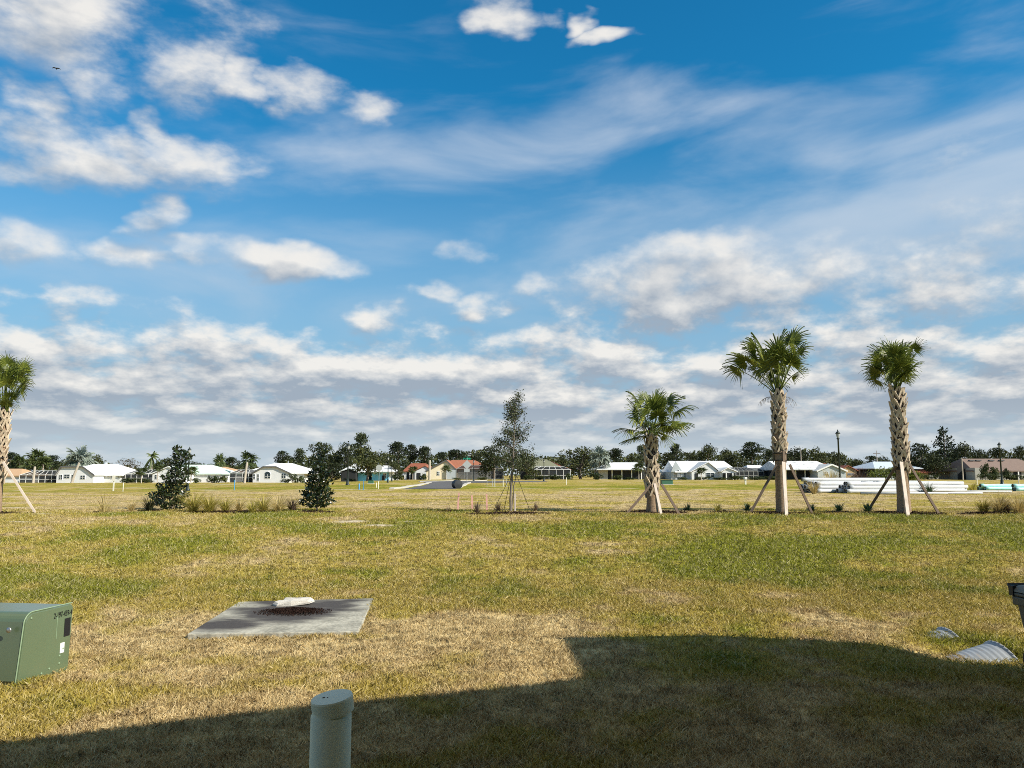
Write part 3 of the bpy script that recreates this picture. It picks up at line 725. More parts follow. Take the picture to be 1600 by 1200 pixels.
def sabal(px, by, ty, Y, r0, rtop, boots_from, boots_n, label, fronds, seed, crown_s=1.0, lean=0.0, flare=1.25, stalks=0, boot_r=1.0, pins=()):
    r = random.Random(seed)
    x0 = X(px, Y, 0); z0 = g(x0, Y); H = Z(ty, Y) - z0
    t = thing("sabal_palm", label, "palm tree", (x0, Y, z0), 0, "staked sabal palms along the planting strip")
    def axis(z): return Vector((lean * (z / H) ** 1.3, 0, z))
    b = MB(); zz = np.linspace(-.05, H, 22)
    b.tube([axis(max(z, 0)) + Vector((0, 0, min(z, 0))) for z in zz], [(r0 * (1 + (flare - 1) * math.exp(-max(z, 0) / .28)) * (1 - max(0, z / H - .1) * (1 - rtop / r0)) * (1 + .025 * r.uniform(-1, 1))) for z in zz], 20)
    b.build("trunk", M["trunk"], t)
    zb = boots_from * H; zz = np.linspace(zb + .1, H, 9)
    MB().tube([axis(z) for z in zz], [(r0 + (rtop - r0) * (z / H)) * 1.035 for z in zz], 16).build("gap_shade_sleeve", M["fibre_gap_shade"], t)  # added dark sleeve; shade in the gaps between leaf bases is in its colour
    b = MB()
    for k in range(boots_n):
        f = k / boots_n; z = zb + (H - zb) * f; a = k * R(137.5) + r.uniform(-.28, .28); z += r.uniform(-.03, .03)
        rad = (r0 + (rtop - r0) * (z / H)) * .99
        c = axis(z); out = Vector((math.cos(a), math.sin(a), 0)); tg = Vector((-math.sin(a), math.cos(a), 0))
        if r.random() < .10: continue
        L = r.uniform(.16, .36) * boot_r; wd = .105 * boot_r; stick = r.uniform(.05, .125) * boot_r * (1.1 if f < .95 else .6)
        for sgn in (-1, 1):                       # the split leaf base: two prongs that meet higher up
            p0 = c + out * rad + tg * (sgn * wd) + Vector((0, 0, -.02))
            p1 = c + out * (rad + stick * .55) + tg * (sgn * wd * .42) + Vector((0, 0, L * .55))
            p2 = c + out * (rad + stick) + tg * (sgn * wd * .12) + Vector((0, 0, L))
            w0, w1, w2 = .026 * boot_r, .034 * boot_r, .022 * boot_r; vs = []
            for p, w in ((p0, w0), (p1, w1), (p2, w2)):
                vs += [p - tg * w - out * .02, p - tg * w + out * .012, p + tg * w + out * .012, p + tg * w - out * .02]
            fs = [(4 * i + j, 4 * i + (j + 1) % 4, 4 * i + 4 + (j + 1) % 4, 4 * i + 4 + j) for i in range(2) for j in range(4)] + [(8, 9, 10, 11), (3, 2, 1, 0)]
            b.add(vs, fs)
    b.build("leaf_base", M["boot"], t)
    tp = axis(H) - Vector((0, 0, .06)); pxm = Y / FPX
    b = MB(); b.tube([tp - Vector((0, 0, .1)), tp + Vector((0, 0, .35))], [rtop * .95, rtop * .5], 10); b.build("crown_bud", M["fibre_gap_shade"], t)
    fronds = list(fronds) + [(fx * r.uniform(.3, .9) + r.uniform(-8, 8), fz * r.uniform(.6, 1.08) + r.uniform(-4, 8), rad * r.uniform(.75, 1.0), r.uniform(-.6, .6)) for (fx, fz, rad, dy) in fronds[::2]]
    for (fx, fz, rad, dy) in fronds:              # leaf hubs in photo pixels from the trunk top; dy = depth in metres
        hub = tp + Vector((fx * pxm, dy if dy is not None else r.uniform(-.55, .55), fz * pxm))
        a0 = tp + Vector((fx * pxm * .06, r.uniform(-.06, .06), .05))
        palm_frond(t, a0, hub, rad * pxm, r, 30, r.uniform(.35, .95))
    for k in range(stalks):
        a = (math.pi * (.95 if k % 2 else .08)) + r.uniform(-.3, .3); q = tp + Vector((0, 0, -.12)); pts = []
        Ls = r.uniform(.45, .7)
        for i in range(7):
            s_ = i / 6; pts.append(q + Vector((math.cos(a) * Ls * s_, math.sin(a) * Ls * s_, Ls * (.75 * s_ - .85 * s_ * s_))))
        b = MB(); b.tube(pts, [.012, .011, .009, .008, .006, .005, .003], 5)
        for i in range(2, 7):
            for j in range(4):
                e_ = pts[i] + Vector((r.uniform(-.09, .09), r.uniform(-.09, .09), -r.uniform(.05, .2))); b.tube([pts[i], (pts[i] + e_) / 2 + Vector((0, 0, .02)), e_], .003, 3, caps=False)
        b.build("seed_stalk", M["dead_stalk"], t)
    zc = pins[0]; rr_ = r0 * 1.02
    b = MB()
    for z in (zc, zc - pins[1]): b.tube([axis(z) + Vector((math.cos(a) * rr_ * 1.12, math.sin(a) * rr_ * 1.12, 0)) for a in np.linspace(0, 2 * math.pi, 25)], .013, 5, caps=False)
    b.build("strap", M["strap"], t)
    for a in (R(-75), R(20), R(165), R(90)):
        c = axis(zc - pins[1] / 2) + Vector((math.cos(a) * (rr_ + .02), math.sin(a) * (rr_ + .02), 0))
        MB().bar(c - Vector((0, 0, pins[1] * .8)), c + Vector((0, 0, pins[1] * .8)), .085, .035, (math.cos(a), math.sin(a), 0)).build("batten", M["brace"], t)
    return t, x0, z0
def brace(px0, py0, Y0, px1, py1, Y1, m, label, w=.075, d=.04):
    a = Vector((X(px0, Y0, Z(py0, Y0)), Y0, Z(py0, Y0))); x1 = X(px1, Y1, 0); bz = Z(py1, Y1)
    b_ = Vector((x1, Y1, min(bz, g(x1, Y1) + .01)))
    o = MB().bar(b_ - a + (b_ - a).normalized() * .05, (0, 0, 0), w, d, (0, -1, .3)).build("palm_brace", m, None, a)
    return tag(o, label, "wooden brace", "wooden braces propping the palms")
YP = 24.5
def adj(Fs, sx, ox, sz, oz, sr): return [(a * sx + ox, b_ * sz + oz, c * sr, d_) for a, b_, c, d_ in Fs]
rf = random.Random(5)
F1 = [(-30, 34, 34, -.1), (-42, 12, 30, .1), (-24, 52, 36, .15), (-8, 40, 34, -.3), (6, 52, 36, .3), (2, 30, 32, -.45), (26, 46, 36, -.15), (42, 40, 36, .05), (34, 22, 30, .2), (20, 14, 28, -.35), (-16, 8, 28, -.35), (-34, 0, 26, .25), (30, 56, 30, .35), (-12, 60, 26, .4), (46, 20, 24, -.2), (10, 2, 24, -.4), (-6, 22, 32, .45)]
F1 = adj(F1, .82, 6, 1.0, 2, .90)
sabal(1020, 800, 682, YP, .170, .145, .20, 60, "short staked sabal palm with a wide light green crown, nearest to the thin young tree", F1, 21, lean=-.02, flare=1.32, pins=(1.02, .2))
F2 = [(-52, 62, 38, -.1), (-60, 48, 34, .1), (-30, 70, 40, .1), (-36, 84, 36, -.2), (-14, 84, 40, .25), (0, 74, 40, -.25), (8, 92, 40, .1), (24, 84, 38, -.1), (30, 104, 34, .1), (38, 80, 32, .05), (18, 56, 36, -.4), (-16, 52, 38, -.35), (4, 42, 32, .35), (20, 34, 28, -.3), (-2, 62, 40, .4), (-24, 44, 30, .2), (14, 70, 34, .5)]
F2 = adj(F2, .92, -1, .86, 0, .88)
sabal(1222, 803, 616, YP, .178, .138, .50, 88, "tall sabal palm with a crown leaning left and dry seed stalks below it", F2, 22, lean=.02, flare=1.08, stalks=4, pins=(1.88, .22))
F3 = [(-30, 52, 34, -.15), (-34, 36, 30, .1), (-18, 66, 34, .15), (-6, 60, 36, -.3), (6, 74, 34, .2), (16, 64, 34, -.1), (24, 70, 30, .1), (28, 48, 30, .05), (20, 38, 30, -.35), (-14, 36, 30, -.35), (2, 42, 34, -.45), (28, 30, 24, .2), (-26, 22, 24, .2), (6, 26, 28, -.3), (-4, 74, 30, .35), (12, 48, 34, .4)]
F3 = adj(F3, .68, -4, .90, 0, .86)
sabal(1413, 803, 612, YP, .192, .152, .33, 98, "tall sabal palm with a tight round crown, rightmost in the planting strip", F3, 23, lean=.015, flare=1.12, boot_r=1.08, pins=(1.92, .22))
F4 = [(-8, 70, 34, 0), (6, 76, 36, .1), (18, 66, 34, -.1), (14, 48, 32, .15), (4, 58, 36, -.25), (-14, 56, 34, .1), (20, 82, 28, .1), (-4, 88, 30, -.1), (10, 32, 26, -.2), (24, 54, 24, 0), (-20, 76, 30, .1), (2, 40, 28, .3)]
F4 = adj(F4, .8, 6, .92, 0, .76)
sabal(-9, 803, 648, YP, .18, .14, .30, 76, "sabal palm with an upright bundled crown cut off by the left edge of the photo", F4, 24, lean=.05, flare=1.1, pins=(1.75, .22))
brace(1018, 757, YP - .22, 980, 799, YP - .4, M["brace"], "dark brace on the left side of the short palm")
brace(1034, 757, YP - .22, 1061, 799, YP - .5, M["brace"], "dark brace on the right side of the short palm")
brace(1023, 756, YP - .28, 1034, 808, YP - 1.25, M["pale_brace"], "pale brace in front of the short palm")
brace(1214, 726, YP - .2, 1173, 796, YP - .1, M["brace"], "dark brace left of the leaning-crown palm near the pipes")
brace(1234, 726, YP - .2, 1269, 793, YP + .1, M["brace"], "dark brace running from the leaning-crown palm towards the pipe ends")
brace(1224, 722, YP - .26, 1229, 809, YP - 1.4, M["pale_brace"], "pale upright brace in front of the leaning-crown palm", .095)
brace(1400, 728, YP - .2, 1356, 787, YP + .9, M["brace"], "long brace left of the round-crown palm, standing by a small palmetto")
brace(1420, 724, YP - .2, 1467, 799, YP - .3, M["brace"], "long brace right of the round-crown palm")
brace(1408, 722, YP - .27, 1419, 809, YP - 1.4, M["pale_brace"], "pale upright brace in front of the round-crown palm", .10)
brace(5, 722, YP - .2, 55, 799, YP - .2, M["pale_brace"], "pale brace slanting down from the palm at the left edge", .062)

# small plants of the strip
def spiky(name, px, py, n, L, wd, m, label, cat, group, up=.55, seed=0, curve=.5, spread_y=None):
    r = np.random.default_rng(seed + int(px)); x, y, z = gp(px, py)
    a = r.uniform(0, 2 * math.pi, n); inc = np.abs(r.normal(0, 1, n)) * (1 - up) * 1.3
    l_ = L * r.uniform(.55, 1.12, n); d = np.stack([np.cos(a) * np.sin(inc), np.sin(a) * np.sin(inc), np.cos(inc)], 1)
    s = np.stack([-np.sin(a), np.cos(a), np.zeros(n)], 1); o = np.stack([np.cos(a), np.sin(a), np.zeros(n)], 1)
    b0 = o * (r.random(n) * L * .13)[:, None]
    P = []
    for t, w in ((0, 1), (.4, .95), (.75, .6), (1, .06)):
        c = b0 + d * (l_ * t)[:, None] + o * (l_ * curve * t ** 2.2 * .55)[:, None] - np.array([0, 0, 1]) * (l_ * curve * t ** 2.6 * (.15 + .45 * np.sin(inc)))[:, None]
        P += [c - s * (wd * w), c + s * (wd * w)]
    V = np.stack(P, 1).reshape(-1, 3); V[:, 2] = np.maximum(V[:, 2], -.01)
    F = np.concatenate([np.arange(n)[:, None] * 8 + np.array([2 * k, 2 * k + 1, 2 * k + 3, 2 * k + 2]) for k in range(3)])
    return tag(link(name, np_mesh(name, V, F, m), None, (x, y, z - .005)), label, cat, group)
M["straw"] = leaf_mat("straw_grass", ((.30, .22, .08), (.56, .44, .18), (.76, .63, .33)), 1.5, .35, .6, .2, .4)
M["straw_green"] = leaf_mat("yellow_green_grass", ((.22, .19, .035), (.47, .40, .09), (.68, .56, .20)), 1.5, .35, .6, .2, .4)
M["dark_grass"] = leaf_mat("dark_grass", ((.012, .016, .008), (.03, .036, .018), (.075, .08, .04)), 1.5, .1, .6, .2, .2)
M["palmetto"] = leaf_mat("palmetto_leaf", ((.025, .05, .02), (.075, .12, .05), (.2, .25, .13)), 2.0, .15, .5, .3, .3)
M["twig"] = leaf_mat("dead_twig", ((.06, .04, .03), (.15, .105, .08), (.28, .2, .15)), 2.0, .05, .9, .1, .3)
GG = "ornamental grass clumps in the planting strip"
for px, py, n, L, m, lab in ((162, 802, 70, .62, "straw", "thin pale grass clump, the one farthest left along the planting strip"), (205, 799, 110, .36, "straw", "low tan grass clump just left of the dark spiky clump"),
        (233, 800, 210, .50, "dark_grass", "dark almost black spiky grass clump left of the leaning magnolia"),
        (301, 800, 260, .66, "straw_green", "tall golden grass clump at the right foot of the leaning magnolia"), (327, 801, 260, .60, "straw_green", "wide yellow green grass clump beside the golden one"),
        (352, 800, 150, .48, "straw_green", "thin yellow grass tuft over the long mulch bed"), (374, 799, 130, .44, "straw", "sparse straw tuft in the middle of the long mulch bed"), (394, 802, 150, .42, "straw_green", "low grass clump with a brown base, left of the denser pair"),
        (411, 799, 230, .52, "straw_green", "dense olive grass clump midway between the two magnolias"), (435, 800, 190, .56, "straw", "upright tan grass clump left of the small brown one"), (457, 799, 150, .44, "twig", "brown dead grass clump beside the darker upright magnolia"),
        (1537, 801, 260, .46, "straw_green", "green based grass clump right of the round-crown palm's brace"), (1561, 802, 260, .64, "straw", "tall feathery tan grass clump near the right edge"), (1572, 802, 200, .44, "twig", "brown based grass clump between two tan ones near the right edge"), (1592, 803, 230, .62, "straw", "tan grass clump touching the right edge of the photo")):
    spiky("ornamental_grass", px, py, int(n * .95), L * 1.28, .007, M[m], lab, "grass clump", GG, .62, 3, .8)
GP = "small saw palmettos in the planting strip"
for px, py, n, L, m, lab in ((1074, 799, 60, .26, "palmetto", "small dark palmetto right of the short palm's mulch"), (1121, 800, 46, .26, "straw_green", "small yellow spiky plant between the short palm and the leaning-crown palm"), (1168, 800, 70, .28, "palmetto", "small palmetto at the left end of the leaning-crown palm's mulch"),
        (1269, 800, 70, .26, "palmetto", "small dark palmetto at the foot of the brace near the pipe ends"), (1311, 801, 90, .30, "palmetto", "largest spiky palmetto, alone on mulch between the two tall palms"), (1356, 801, 90, .30, "palmetto", "small palmetto at the foot of the round-crown palm's left brace")):
    spiky("palmetto", px, py, n, L * 1.2, .016, M[m], lab, "palmetto", GP, .42, 5, .3)
for px, py, n, L, lab in ((745, 802, 110, .42, "leafless brown shrub beside the pink stakes"), (779, 800, 90, .40, "dry brown twigs at the left foot of the thin young tree"), (836, 800, 110, .40, "dry brown shrub at the right end of the young tree's mulch"), (700, 800, 50, .22, "tiny dry shrub left of the pink stakes")):
    spiky("dead_shrub", px, py, n, L, .006, M["twig"], lab, "dead shrub", "dead shrubs round the young tree", .35, 9, .25)

# survey stakes
M["pink"] = mat("pink_painted_stake", (.68, .36, .32), .8, .1, 9, dirt=(.5, .38, .26), dirt_amt=.6, dirt_scale=8)
for px, pt, pb, dx_, lab in ((715, 770, 797, -2, "pink survey stake leaning slightly, leftmost of the three by the young tree"), (738, 774, 795, 1, "pink survey stake behind the leafless brown shrub"), (761, 772, 798, 1, "pink survey stake nearest to the young tree")):
    x, y, z = gp(px, pb); h = Z(pt, y) - z
    o = MB().bar((0, 0, -.05), (dx_ * -.02, 0, h), .055, .025, (0, -1, 0)).build("survey_stake", M["pink"], None, (x, y, z)); tag(o, lab, "stake", "pink survey stakes")

# magnolias
M["magnolia"] = leaf_mat("magnolia_leaf", ((.010, .017, .006), (.024, .038, .012), (.085, .11, .045)), 1.5, .05, .28, .55, .1)
M["bark"] = mat("grey_bark", (.17, .14, .115), .95, .2, 12, stretch=(1, 1, .3))
def magnolia(px, py, prof, n, label, seed):
    r = np.random.default_rng(seed); x0, Y, z0 = gp(px, py); k = Y / FPX
    t = thing("magnolia_tree", label, "tree", (x0, Y, z0), 0, "young magnolias in the planting strip")
    zs_ = np.array([p[0] for p in prof]); cs = np.array([p[1] for p in prof]); ws = np.array([p[2] for p in prof])
    dens = ws ** 1.2 + 1.2; u = np.cumsum(np.concatenate([[0], (dens[1:] + dens[:-1]) / 2 * np.diff(zs_)])); u /= u[-1]
    h = np.interp(r.random(n), u, zs_)
    c, w = np.interp(h, zs_, cs), np.interp(h, zs_, ws)
    a = r.uniform(0, 2 * math.pi, n); rr_ = np.sqrt(r.random(n)) ** .7
    lump = 1 + .22 * np.sin(h * .42 + 2.2 * np.sin(a * 2 + seed)) + .12 * np.sin(a * 5 + h * .9)
    P = np.stack([(c + w * rr_ * lump * np.cos(a)) * k, w * rr_ * lump * np.sin(a) * k, h * k], 1)
    bias = unit(np.stack([np.cos(a), np.sin(a), np.full(n, .55)], 1)) * 1.1
    V, F = leaves(P, .13, .48, bias, r)
    link("crown", np_mesh("crown", V, F, M["magnolia"]), t)
    b = MB(); pts = [(np.interp(q, zs_, cs) * k if q > zs_[0] else 0, 0, q * k) for q in np.linspace(-2, zs_[-1] * .9, 8)]
    b.tube(pts, list(np.linspace(.035, .008, 8)), 7)
    for i in range(26):
        q = r.uniform(zs_[0], zs_[-1] * .85); a_ = r.uniform(0, 6.28); w_ = np.interp(q, zs_, ws) * .8; cc = np.interp(q, zs_, cs)
        b.tube([(cc * k, 0, q * k), ((cc + w_ * math.cos(a_)) * k, w_ * math.sin(a_) * k, (q + 4) * k)], [.01, .004], 4)
    b.build("trunk", M["bark"], t)
magnolia(270, 796, [(0, 2, 14), (6, 0, 22), (14, -6, 26), (22, -8, 26), (30, -4, 23), (38, -2, 19), (48, 2, 19), (56, 4, 16), (64, 6, 13), (70, 5, 9), (78, 11, 14), (86, 10, 14), (92, 4, 9), (98, 2, 4)], 2100, "leaning dark glossy magnolia in front of the left lamp post", 4)
magnolia(495, 799, [(6, 0, 12), (10, 0, 22), (18, 0, 24), (26, 0, 22), (34, 0, 20), (44, 1, 18), (54, 1, 15), (62, 2, 13), (72, 2, 11), (82, 3, 9), (92, 4, 6), (100, 4, 3)], 1750, "upright cone shaped magnolia in its own mulch ring", 8)

# thin young oak with guy lines
YO = 25.0
M["oak_leaf"] = leaf_mat("young_oak_leaf", ((.022, .030, .011), (.060, .074, .028), (.16, .18, .08)), 2.0, .12, .5, .35, .1)
def young_oak():
    r = random.Random(41); x0 = X(798, YO, 0); z0 = g(x0, YO); k = YO / FPX
    t = thing("young_oak", "thin young oak with sparse leaves, held upright by guy lines in mulch", "tree", (x0, YO, z0))
    br = MB(); tips = []
    def grow(p, d, L, rad, depth):
        n = 4; pts = [p]; q = p.copy(); dd = d.copy()
        for i in range(n):
            dd = (dd + Vector((r.gauss(0, .13), r.gauss(0, .13), .05 + r.gauss(0, .08)))).normalized(); q = q + dd * (L / n); pts.append(q.copy())
        br.tube(pts, list(np.linspace(rad, rad * .55, n + 1)), 6 if depth < 2 else 4, caps=depth < 1)
        if depth >= 3: tips.extend(pts[1:]); return
        if depth == 2: tips.extend(pts[2:])
        m_ = {0: 0, 1: 6, 2: 4}[depth]
        for i in range(m_):
            f = r.uniform(.25, 1); j = min(int(f * n), n - 1); pp = pts[j].lerp(pts[j + 1], f * n - j)
            a = r.uniform(0, 2 * math.pi); out = Vector((math.cos(a), math.sin(a), r.uniform(-.25, .6))).normalized()
            grow(pp, (dd * .45 + out).normalized(), L * r.uniform(.4, .62), rad * .45, depth + 1)
    trunk = [Vector((0, 0, -.05)), Vector((-.01, 0, 20 * k)), Vector((.02, 0, 45 * k)), Vector((.07, 0, 75 * k)), Vector((.10, 0, 110 * k)), Vector((.16, 0, 150 * k)), Vector((.18, 0, 184 * k))]
    br.tube(trunk, [.042, .036, .033, .028, .021, .012, .004], 9)
    b2 = [Vector((.03, .03, 0)), Vector((.10, .02, 40 * k)), Vector((.30, .05, 75 * k))]
    br.tube(b2, [.02, .016, .01], 6)
    for i in range(44):
        f = r.random(); zpx = 62 + f * 112; z = zpx * k
        cx = np.interp(zpx, [45, 75, 110, 150, 184], [.02, .07, .10, .16, .18])
        W = np.interp(zpx, [60, 75, 92, 110, 130, 150, 170, 182], [40, 46, 38, 38, 33, 25, 15, 6]) * k
        a = r.uniform(0, 2 * math.pi)
        up = .15 + .8 * f
        grow(Vector((cx, 0, z)), Vector((math.cos(a), math.sin(a), up)).normalized(), W * r.uniform(.55, 1.0), .010, 2)
    br.build("trunk", M["bark"], t)
    R_ = np.random.default_rng(6); T = np.array([tuple(p) for p in tips]); nl = 6800
    # leaves gather lower in the crown
    wgt = np.interp(T[:, 2] / k, [55, 75, 110, 150, 185], [2.2, 2.3, 1.6, .9, .6]); wgt /= wgt.sum()
    P = T[R_.choice(len(T), nl, p=wgt)] + R_.normal(0, .07, (nl, 3))
    V, F = leaves(P, .058, .5, None, R_)
    link("crown", np_mesh("crown", V, F, M["oak_leaf"]), t)
    lb = MB()
    for (px, py, zt, dy) in ((828, 787, 76, 1.2), (804, 798, 66, -.5), (787, 792, 62, 1.0), (770, 800, 60, -.4)):
        gx = X(px, YO + dy, 0) - x0; q = Vector((gx, dy, g(gx + x0, YO + dy) - z0))
        lb.tube([Vector((.04, 0, zt * k)), q], .009, 4)
    lb.build("guy_line", M["strap"], t)
    return x0, z0
young_oak()
for px, pt, pb, Yd, m, lab in ((805, 771, 802, -.55, "pale_brace", "pale stake at the foot of the thin young oak"),):
    y = YO + Yd; x = X(px, y, 0); z = g(x, y)
    o = MB().bar((0, 0, -.1), (0, 0, Z(pt, y) - z), .05, .03, (0, -1, 0)).build("guy_stake", M[m], None, (x, y, z)); tag(o, lab, "stake")
# ------------------------------------------------------------------ road, lamps, signs, pipes
def strip_mesh(name, cols, m, lift):
    """a sheet laid on the terrain between two polylines of photo pixels (left, right)"""
    b = MB(); rows = []
    for (l, r_) in cols:
        a, c = gp(*l), gp(*r_); row = []
        for k in range(9):
            f = k / 8; x, y = a[0] + (c[0] - a[0]) * f, a[1] + (c[1] - a[1]) * f; row.append((x, y, g(x, y) + lift))
        rows.append(row)
    for i in range(len(rows) - 1):
        for s in range(6):
            f0, f1 = s / 6, (s + 1) / 6
            q = [tuple(np.array(rows[i][k]) * (1 - f) + np.array(rows[i + 1][k]) * f) for f in (f0, f1) for k in range(9)]
            q = [(x, y, g(x, y) + lift) for x, y, z in q]
            b.add(q, [(k, k + 1, 10 + k, 9 + k) for k in range(8)])
    return b.build(name, m)
M["asphalt"] = mat("weathered_asphalt", (.105, .10, .10), .9, .12, 1.2)
M["kerb"] = mat("pale_concrete_kerb", (.50, .47, .42), .85, .08, 2)
tag(strip_mesh("road", [((628, 764.6), (712, 764.2)), ((652, 760.5), (722, 759.5)), ((668, 757), (732, 756.2)), ((672, 755), (736, 754.6))], M["asphalt"], .03), None, None, None, "structure")
tag(strip_mesh("cross_road", [((655, 752.9), (672, 755.2)), ((690, 752.0), (736, 754.7)), ((760, 751.6), (800, 753.6)), ((830, 751.6), (860, 753.0))], M["asphalt"], .034), None, None, None, "structure")
def kerb(pts, w, lab):
    b = MB(); P = [Vector(gp(*p)) for p in pts]
    q = []
    for i in range(len(P) - 1):
        for s in range(8): q.append(P[i].lerp(P[i + 1], s / 8))
    q.append(P[-1])
    for i in range(len(q) - 1):
        a, c = q[i], q[i + 1]; a.z = g(a.x, a.y) + .06; c.z = g(c.x, c.y) + .06
        b.bar(a, c, w, .14)
    tag(b.build("kerb", M["kerb"]), None, None, None, "structure")
kerb([(612, 764.6), (636, 761.6), (655, 758.6), (667, 755.8), (673, 754.2)], .4, "")
kerb([(716, 763), (724, 759.3), (731, 756), (734, 754.8)], .35, "")
kerb([(655, 752.7), (700, 751.8), (760, 751.3)], .3, "")

M["lamp_metal"] = mat("dark_green_lamp_metal", (.014, .022, .018), .45, .1, 5)
M["lamp_glass"] = mat("frosted_lamp_glass", (.36, .37, .36), .3, .03, 5)
def lamp(px, pt, pb, label, glass=True):
    x, y, z = gp(px, pb); h = Z(pt, y) - z
    t = thing("street_lamp", label, "street lamp", (x, y, z), 0, "green post lamps of the new streets")
    k = h / 4.6
    MB().lathe([(.22 * k, 0), (.22 * k, .12), (.16 * k, .18), (.15 * k, .45 * k), (.10 * k, .62 * k), (.085 * k, .8 * k), (.062 * k, 3.75 * k), (.10 * k, 3.78 * k), (.13 * k, 3.86 * k), (.06 * k, 3.9 * k)], 12).build("post", M["lamp_metal"], t)
    MB().lathe([(.09 * k, 3.9 * k), (.17 * k, 4.22 * k), (.16 * k, 4.26 * k)], 10).build("globe", M["lamp_glass"], t)
    MB().lathe([(.20 * k, 4.24 * k), (.21 * k, 4.27 * k), (.09 * k, 4.42 * k), (.035 * k, 4.46 * k), (.05 * k, 4.52 * k), (0, 4.62 * k)], 10).build("cap", M["lamp_metal"], t)
lamp(293, 698, 767, "green post lamp right behind the leaning magnolia")
lamp(543, 692, 758, "green post lamp in front of the big oaks left of the street corner")
lamp(606, 712, 754, "distant post lamp with a pale globe beside the blue walled house")
lamp(612, 716, 752.2, "smaller, farther post lamp just right of the one by the blue walled house")
lamp(740, 718, 751.6, "distant post lamp just right of the diamond sign")
lamp(850, 717, 751.8, "distant dark post lamp in front of the green roofed house")
lamp(1313, 671, 757, "tall post lamp rising behind the stack of white pipes")
lamp(1566, 690, 757.6, "tall post lamp behind the turquoise pipes near the right edge")

M["sign_back"] = mat("grey_sign_back", (.50, .51, .50), .5, .05, 3, metal=.3)
M["sign_green"] = mat("green_street_sign", (.01, .30, .19), .5, .05, 3)
M["galv"] = mat("galvanised_post", (.42, .42, .40), .5, .08, 4, metal=.3)
def post_at(name, label, cat, px, pb): 
    x, y, z = gp(px, pb); return thing(name, label, cat, (x, y, z)), x, y, z
t, x, y, z = post_at("street_sign", "grey back of a diamond road sign with green street name blades above", "road sign", 729.5, 757)
k = y / FPX
h = Z(716, y) - z
MB().tube([(0, 0, -.1), (0, 0, h)], .035, 8).build("post", M["galv"], t)
dz_ = Z(726, y) - z; s_ = 7.2 * k
MB().prism([(-s_, 0), (0, -s_), (s_, 0), (0, s_)], -.004, .004).build("diamond_plate", M["sign_back"], t, (0, -.045, dz_)).rotation_euler = (R(90), 0, 0)
d2 = Z(735, y) - z; MB().box(-4.2 * k, 4.2 * k, -.05, -.04, d2 - 2.4 * k, d2 + 2.4 * k).build("plaque", M["sign_back"], t)
d3 = Z(716.6, y) - z; MB().box(-5.6 * k, 5.6 * k, -.01, .01, d3 - 1.2 * k, d3 + 1.2 * k).build("name_blade", M["sign_green"], t)
MB().box(-.01, .01, -5 * k, 5 * k, d3 + 1.3 * k, d3 + 3.5 * k).build("name_blade", M["sign_green"], t)
t, x, y, z = post_at("stop_sign", "grey back of an eight sided sign on a post left of the blue walled house", "road sign", 592, 753.5)
k = y / FPX; d1 = Z(731, y) - z; s_ = 5.2 * k
MB().tube([(0, 0, -.1), (0, 0, d1 + s_ * .8)], .04, 8).build("post", M["galv"], t)
MB().prism([(s_ * math.cos(R(22.5 + 45 * i)), s_ * math.sin(R(22.5 + 45 * i))) for i in range(8)], -.004, .004).build("octagon_plate", M["sign_back"], t, (0, -.05, d1)).rotation_euler = (R(90), 0, 0)

# black barrel spool on the verge
x, y, z = gp(714, 763.6); rad = 6.9 * y / FPX
t = thing("cable_drum", "black plastic drum lying on its side at the end of the road", "drum", (x, y, z), R(28))
M["drum"] = mat("black_drum_plastic", (.016, .018, .022), .45, .1, 3, spec=.5)
M["drum_grey"] = mat("drum_end", (.06, .07, .075), .5, .15, 6)
b = MB().lathe([(rad * .42, -.34), (rad * .92, -.36), (rad, -.30), (rad, -.12), (rad * .95, -.09), (rad, -.05), (rad, .12), (rad * .95, .15), (rad, .18), (rad, .33), (0, .35)], 28, smooth=False)
o = b.build("shell", M["drum"], t, (0, 0, rad * .97)); o.rotation_euler = (R(90), 0, 0)
b = MB().lathe([(0, -.20), (rad * .25, -.22), (rad * .43, -.345), (rad * .36, -.35)], 20); o = b.build("end_hole", M["drum_grey"], t, (0, 0, rad * .97)); o.rotation_euler = (R(90), 0, 0)

M["white_pvc"] = mat("white_pvc", (.47, .48, .49), .45, .03, 2, spec=.4, dirt=(.45, .43, .38), dirt_amt=.4, dirt_scale=1.2)
M["aqua_pvc"] = mat("turquoise_pvc", (.34, .66, .63), .45, .08, 2, spec=.4, dirt=(.62, .72, .68), dirt_amt=.5, dirt_scale=3)
M["pipe_inside_shade"] = mat("shaded_pipe_inside", (.07, .072, .076), .7, .06, 3)  # dark copy for pipe bores; their inner shade is in the colour
def pipe_mesh(name, L, rad, m, bell=True):
    pf = [(0, rad * 1.18), (.30, rad * 1.18), (.38, rad), (L, rad), (L, rad * .88), (.4, rad * .88), (.32, rad * 1.05), (0, rad * 1.05)] if bell else [(0, rad), (L, rad), (L, rad * .88), (0, rad * .88)]
    n = 18; vs = [(xx, r_ * math.cos(2 * math.pi * k / n), r_ * math.sin(2 * math.pi * k / n)) for xx, r_ in pf for k in range(n)]; q = len(pf)
    fs = [(i * n + k, i * n + (k + 1) % n, ((i + 1) % q) * n + (k + 1) % n, ((i + 1) % q) * n + k) for i in range(q) for k in range(n)]
    b = MB().add(vs, fs, True); me = b.mesh(name, m); me.materials.append(M['pipe_inside_shade'])
    for p_ in me.polygons:
        c_ = p_.center; p_.material_index = 1 if (p_.normal.y * c_.y + p_.normal.z * c_.z) < -1e-4 else 0
    return me
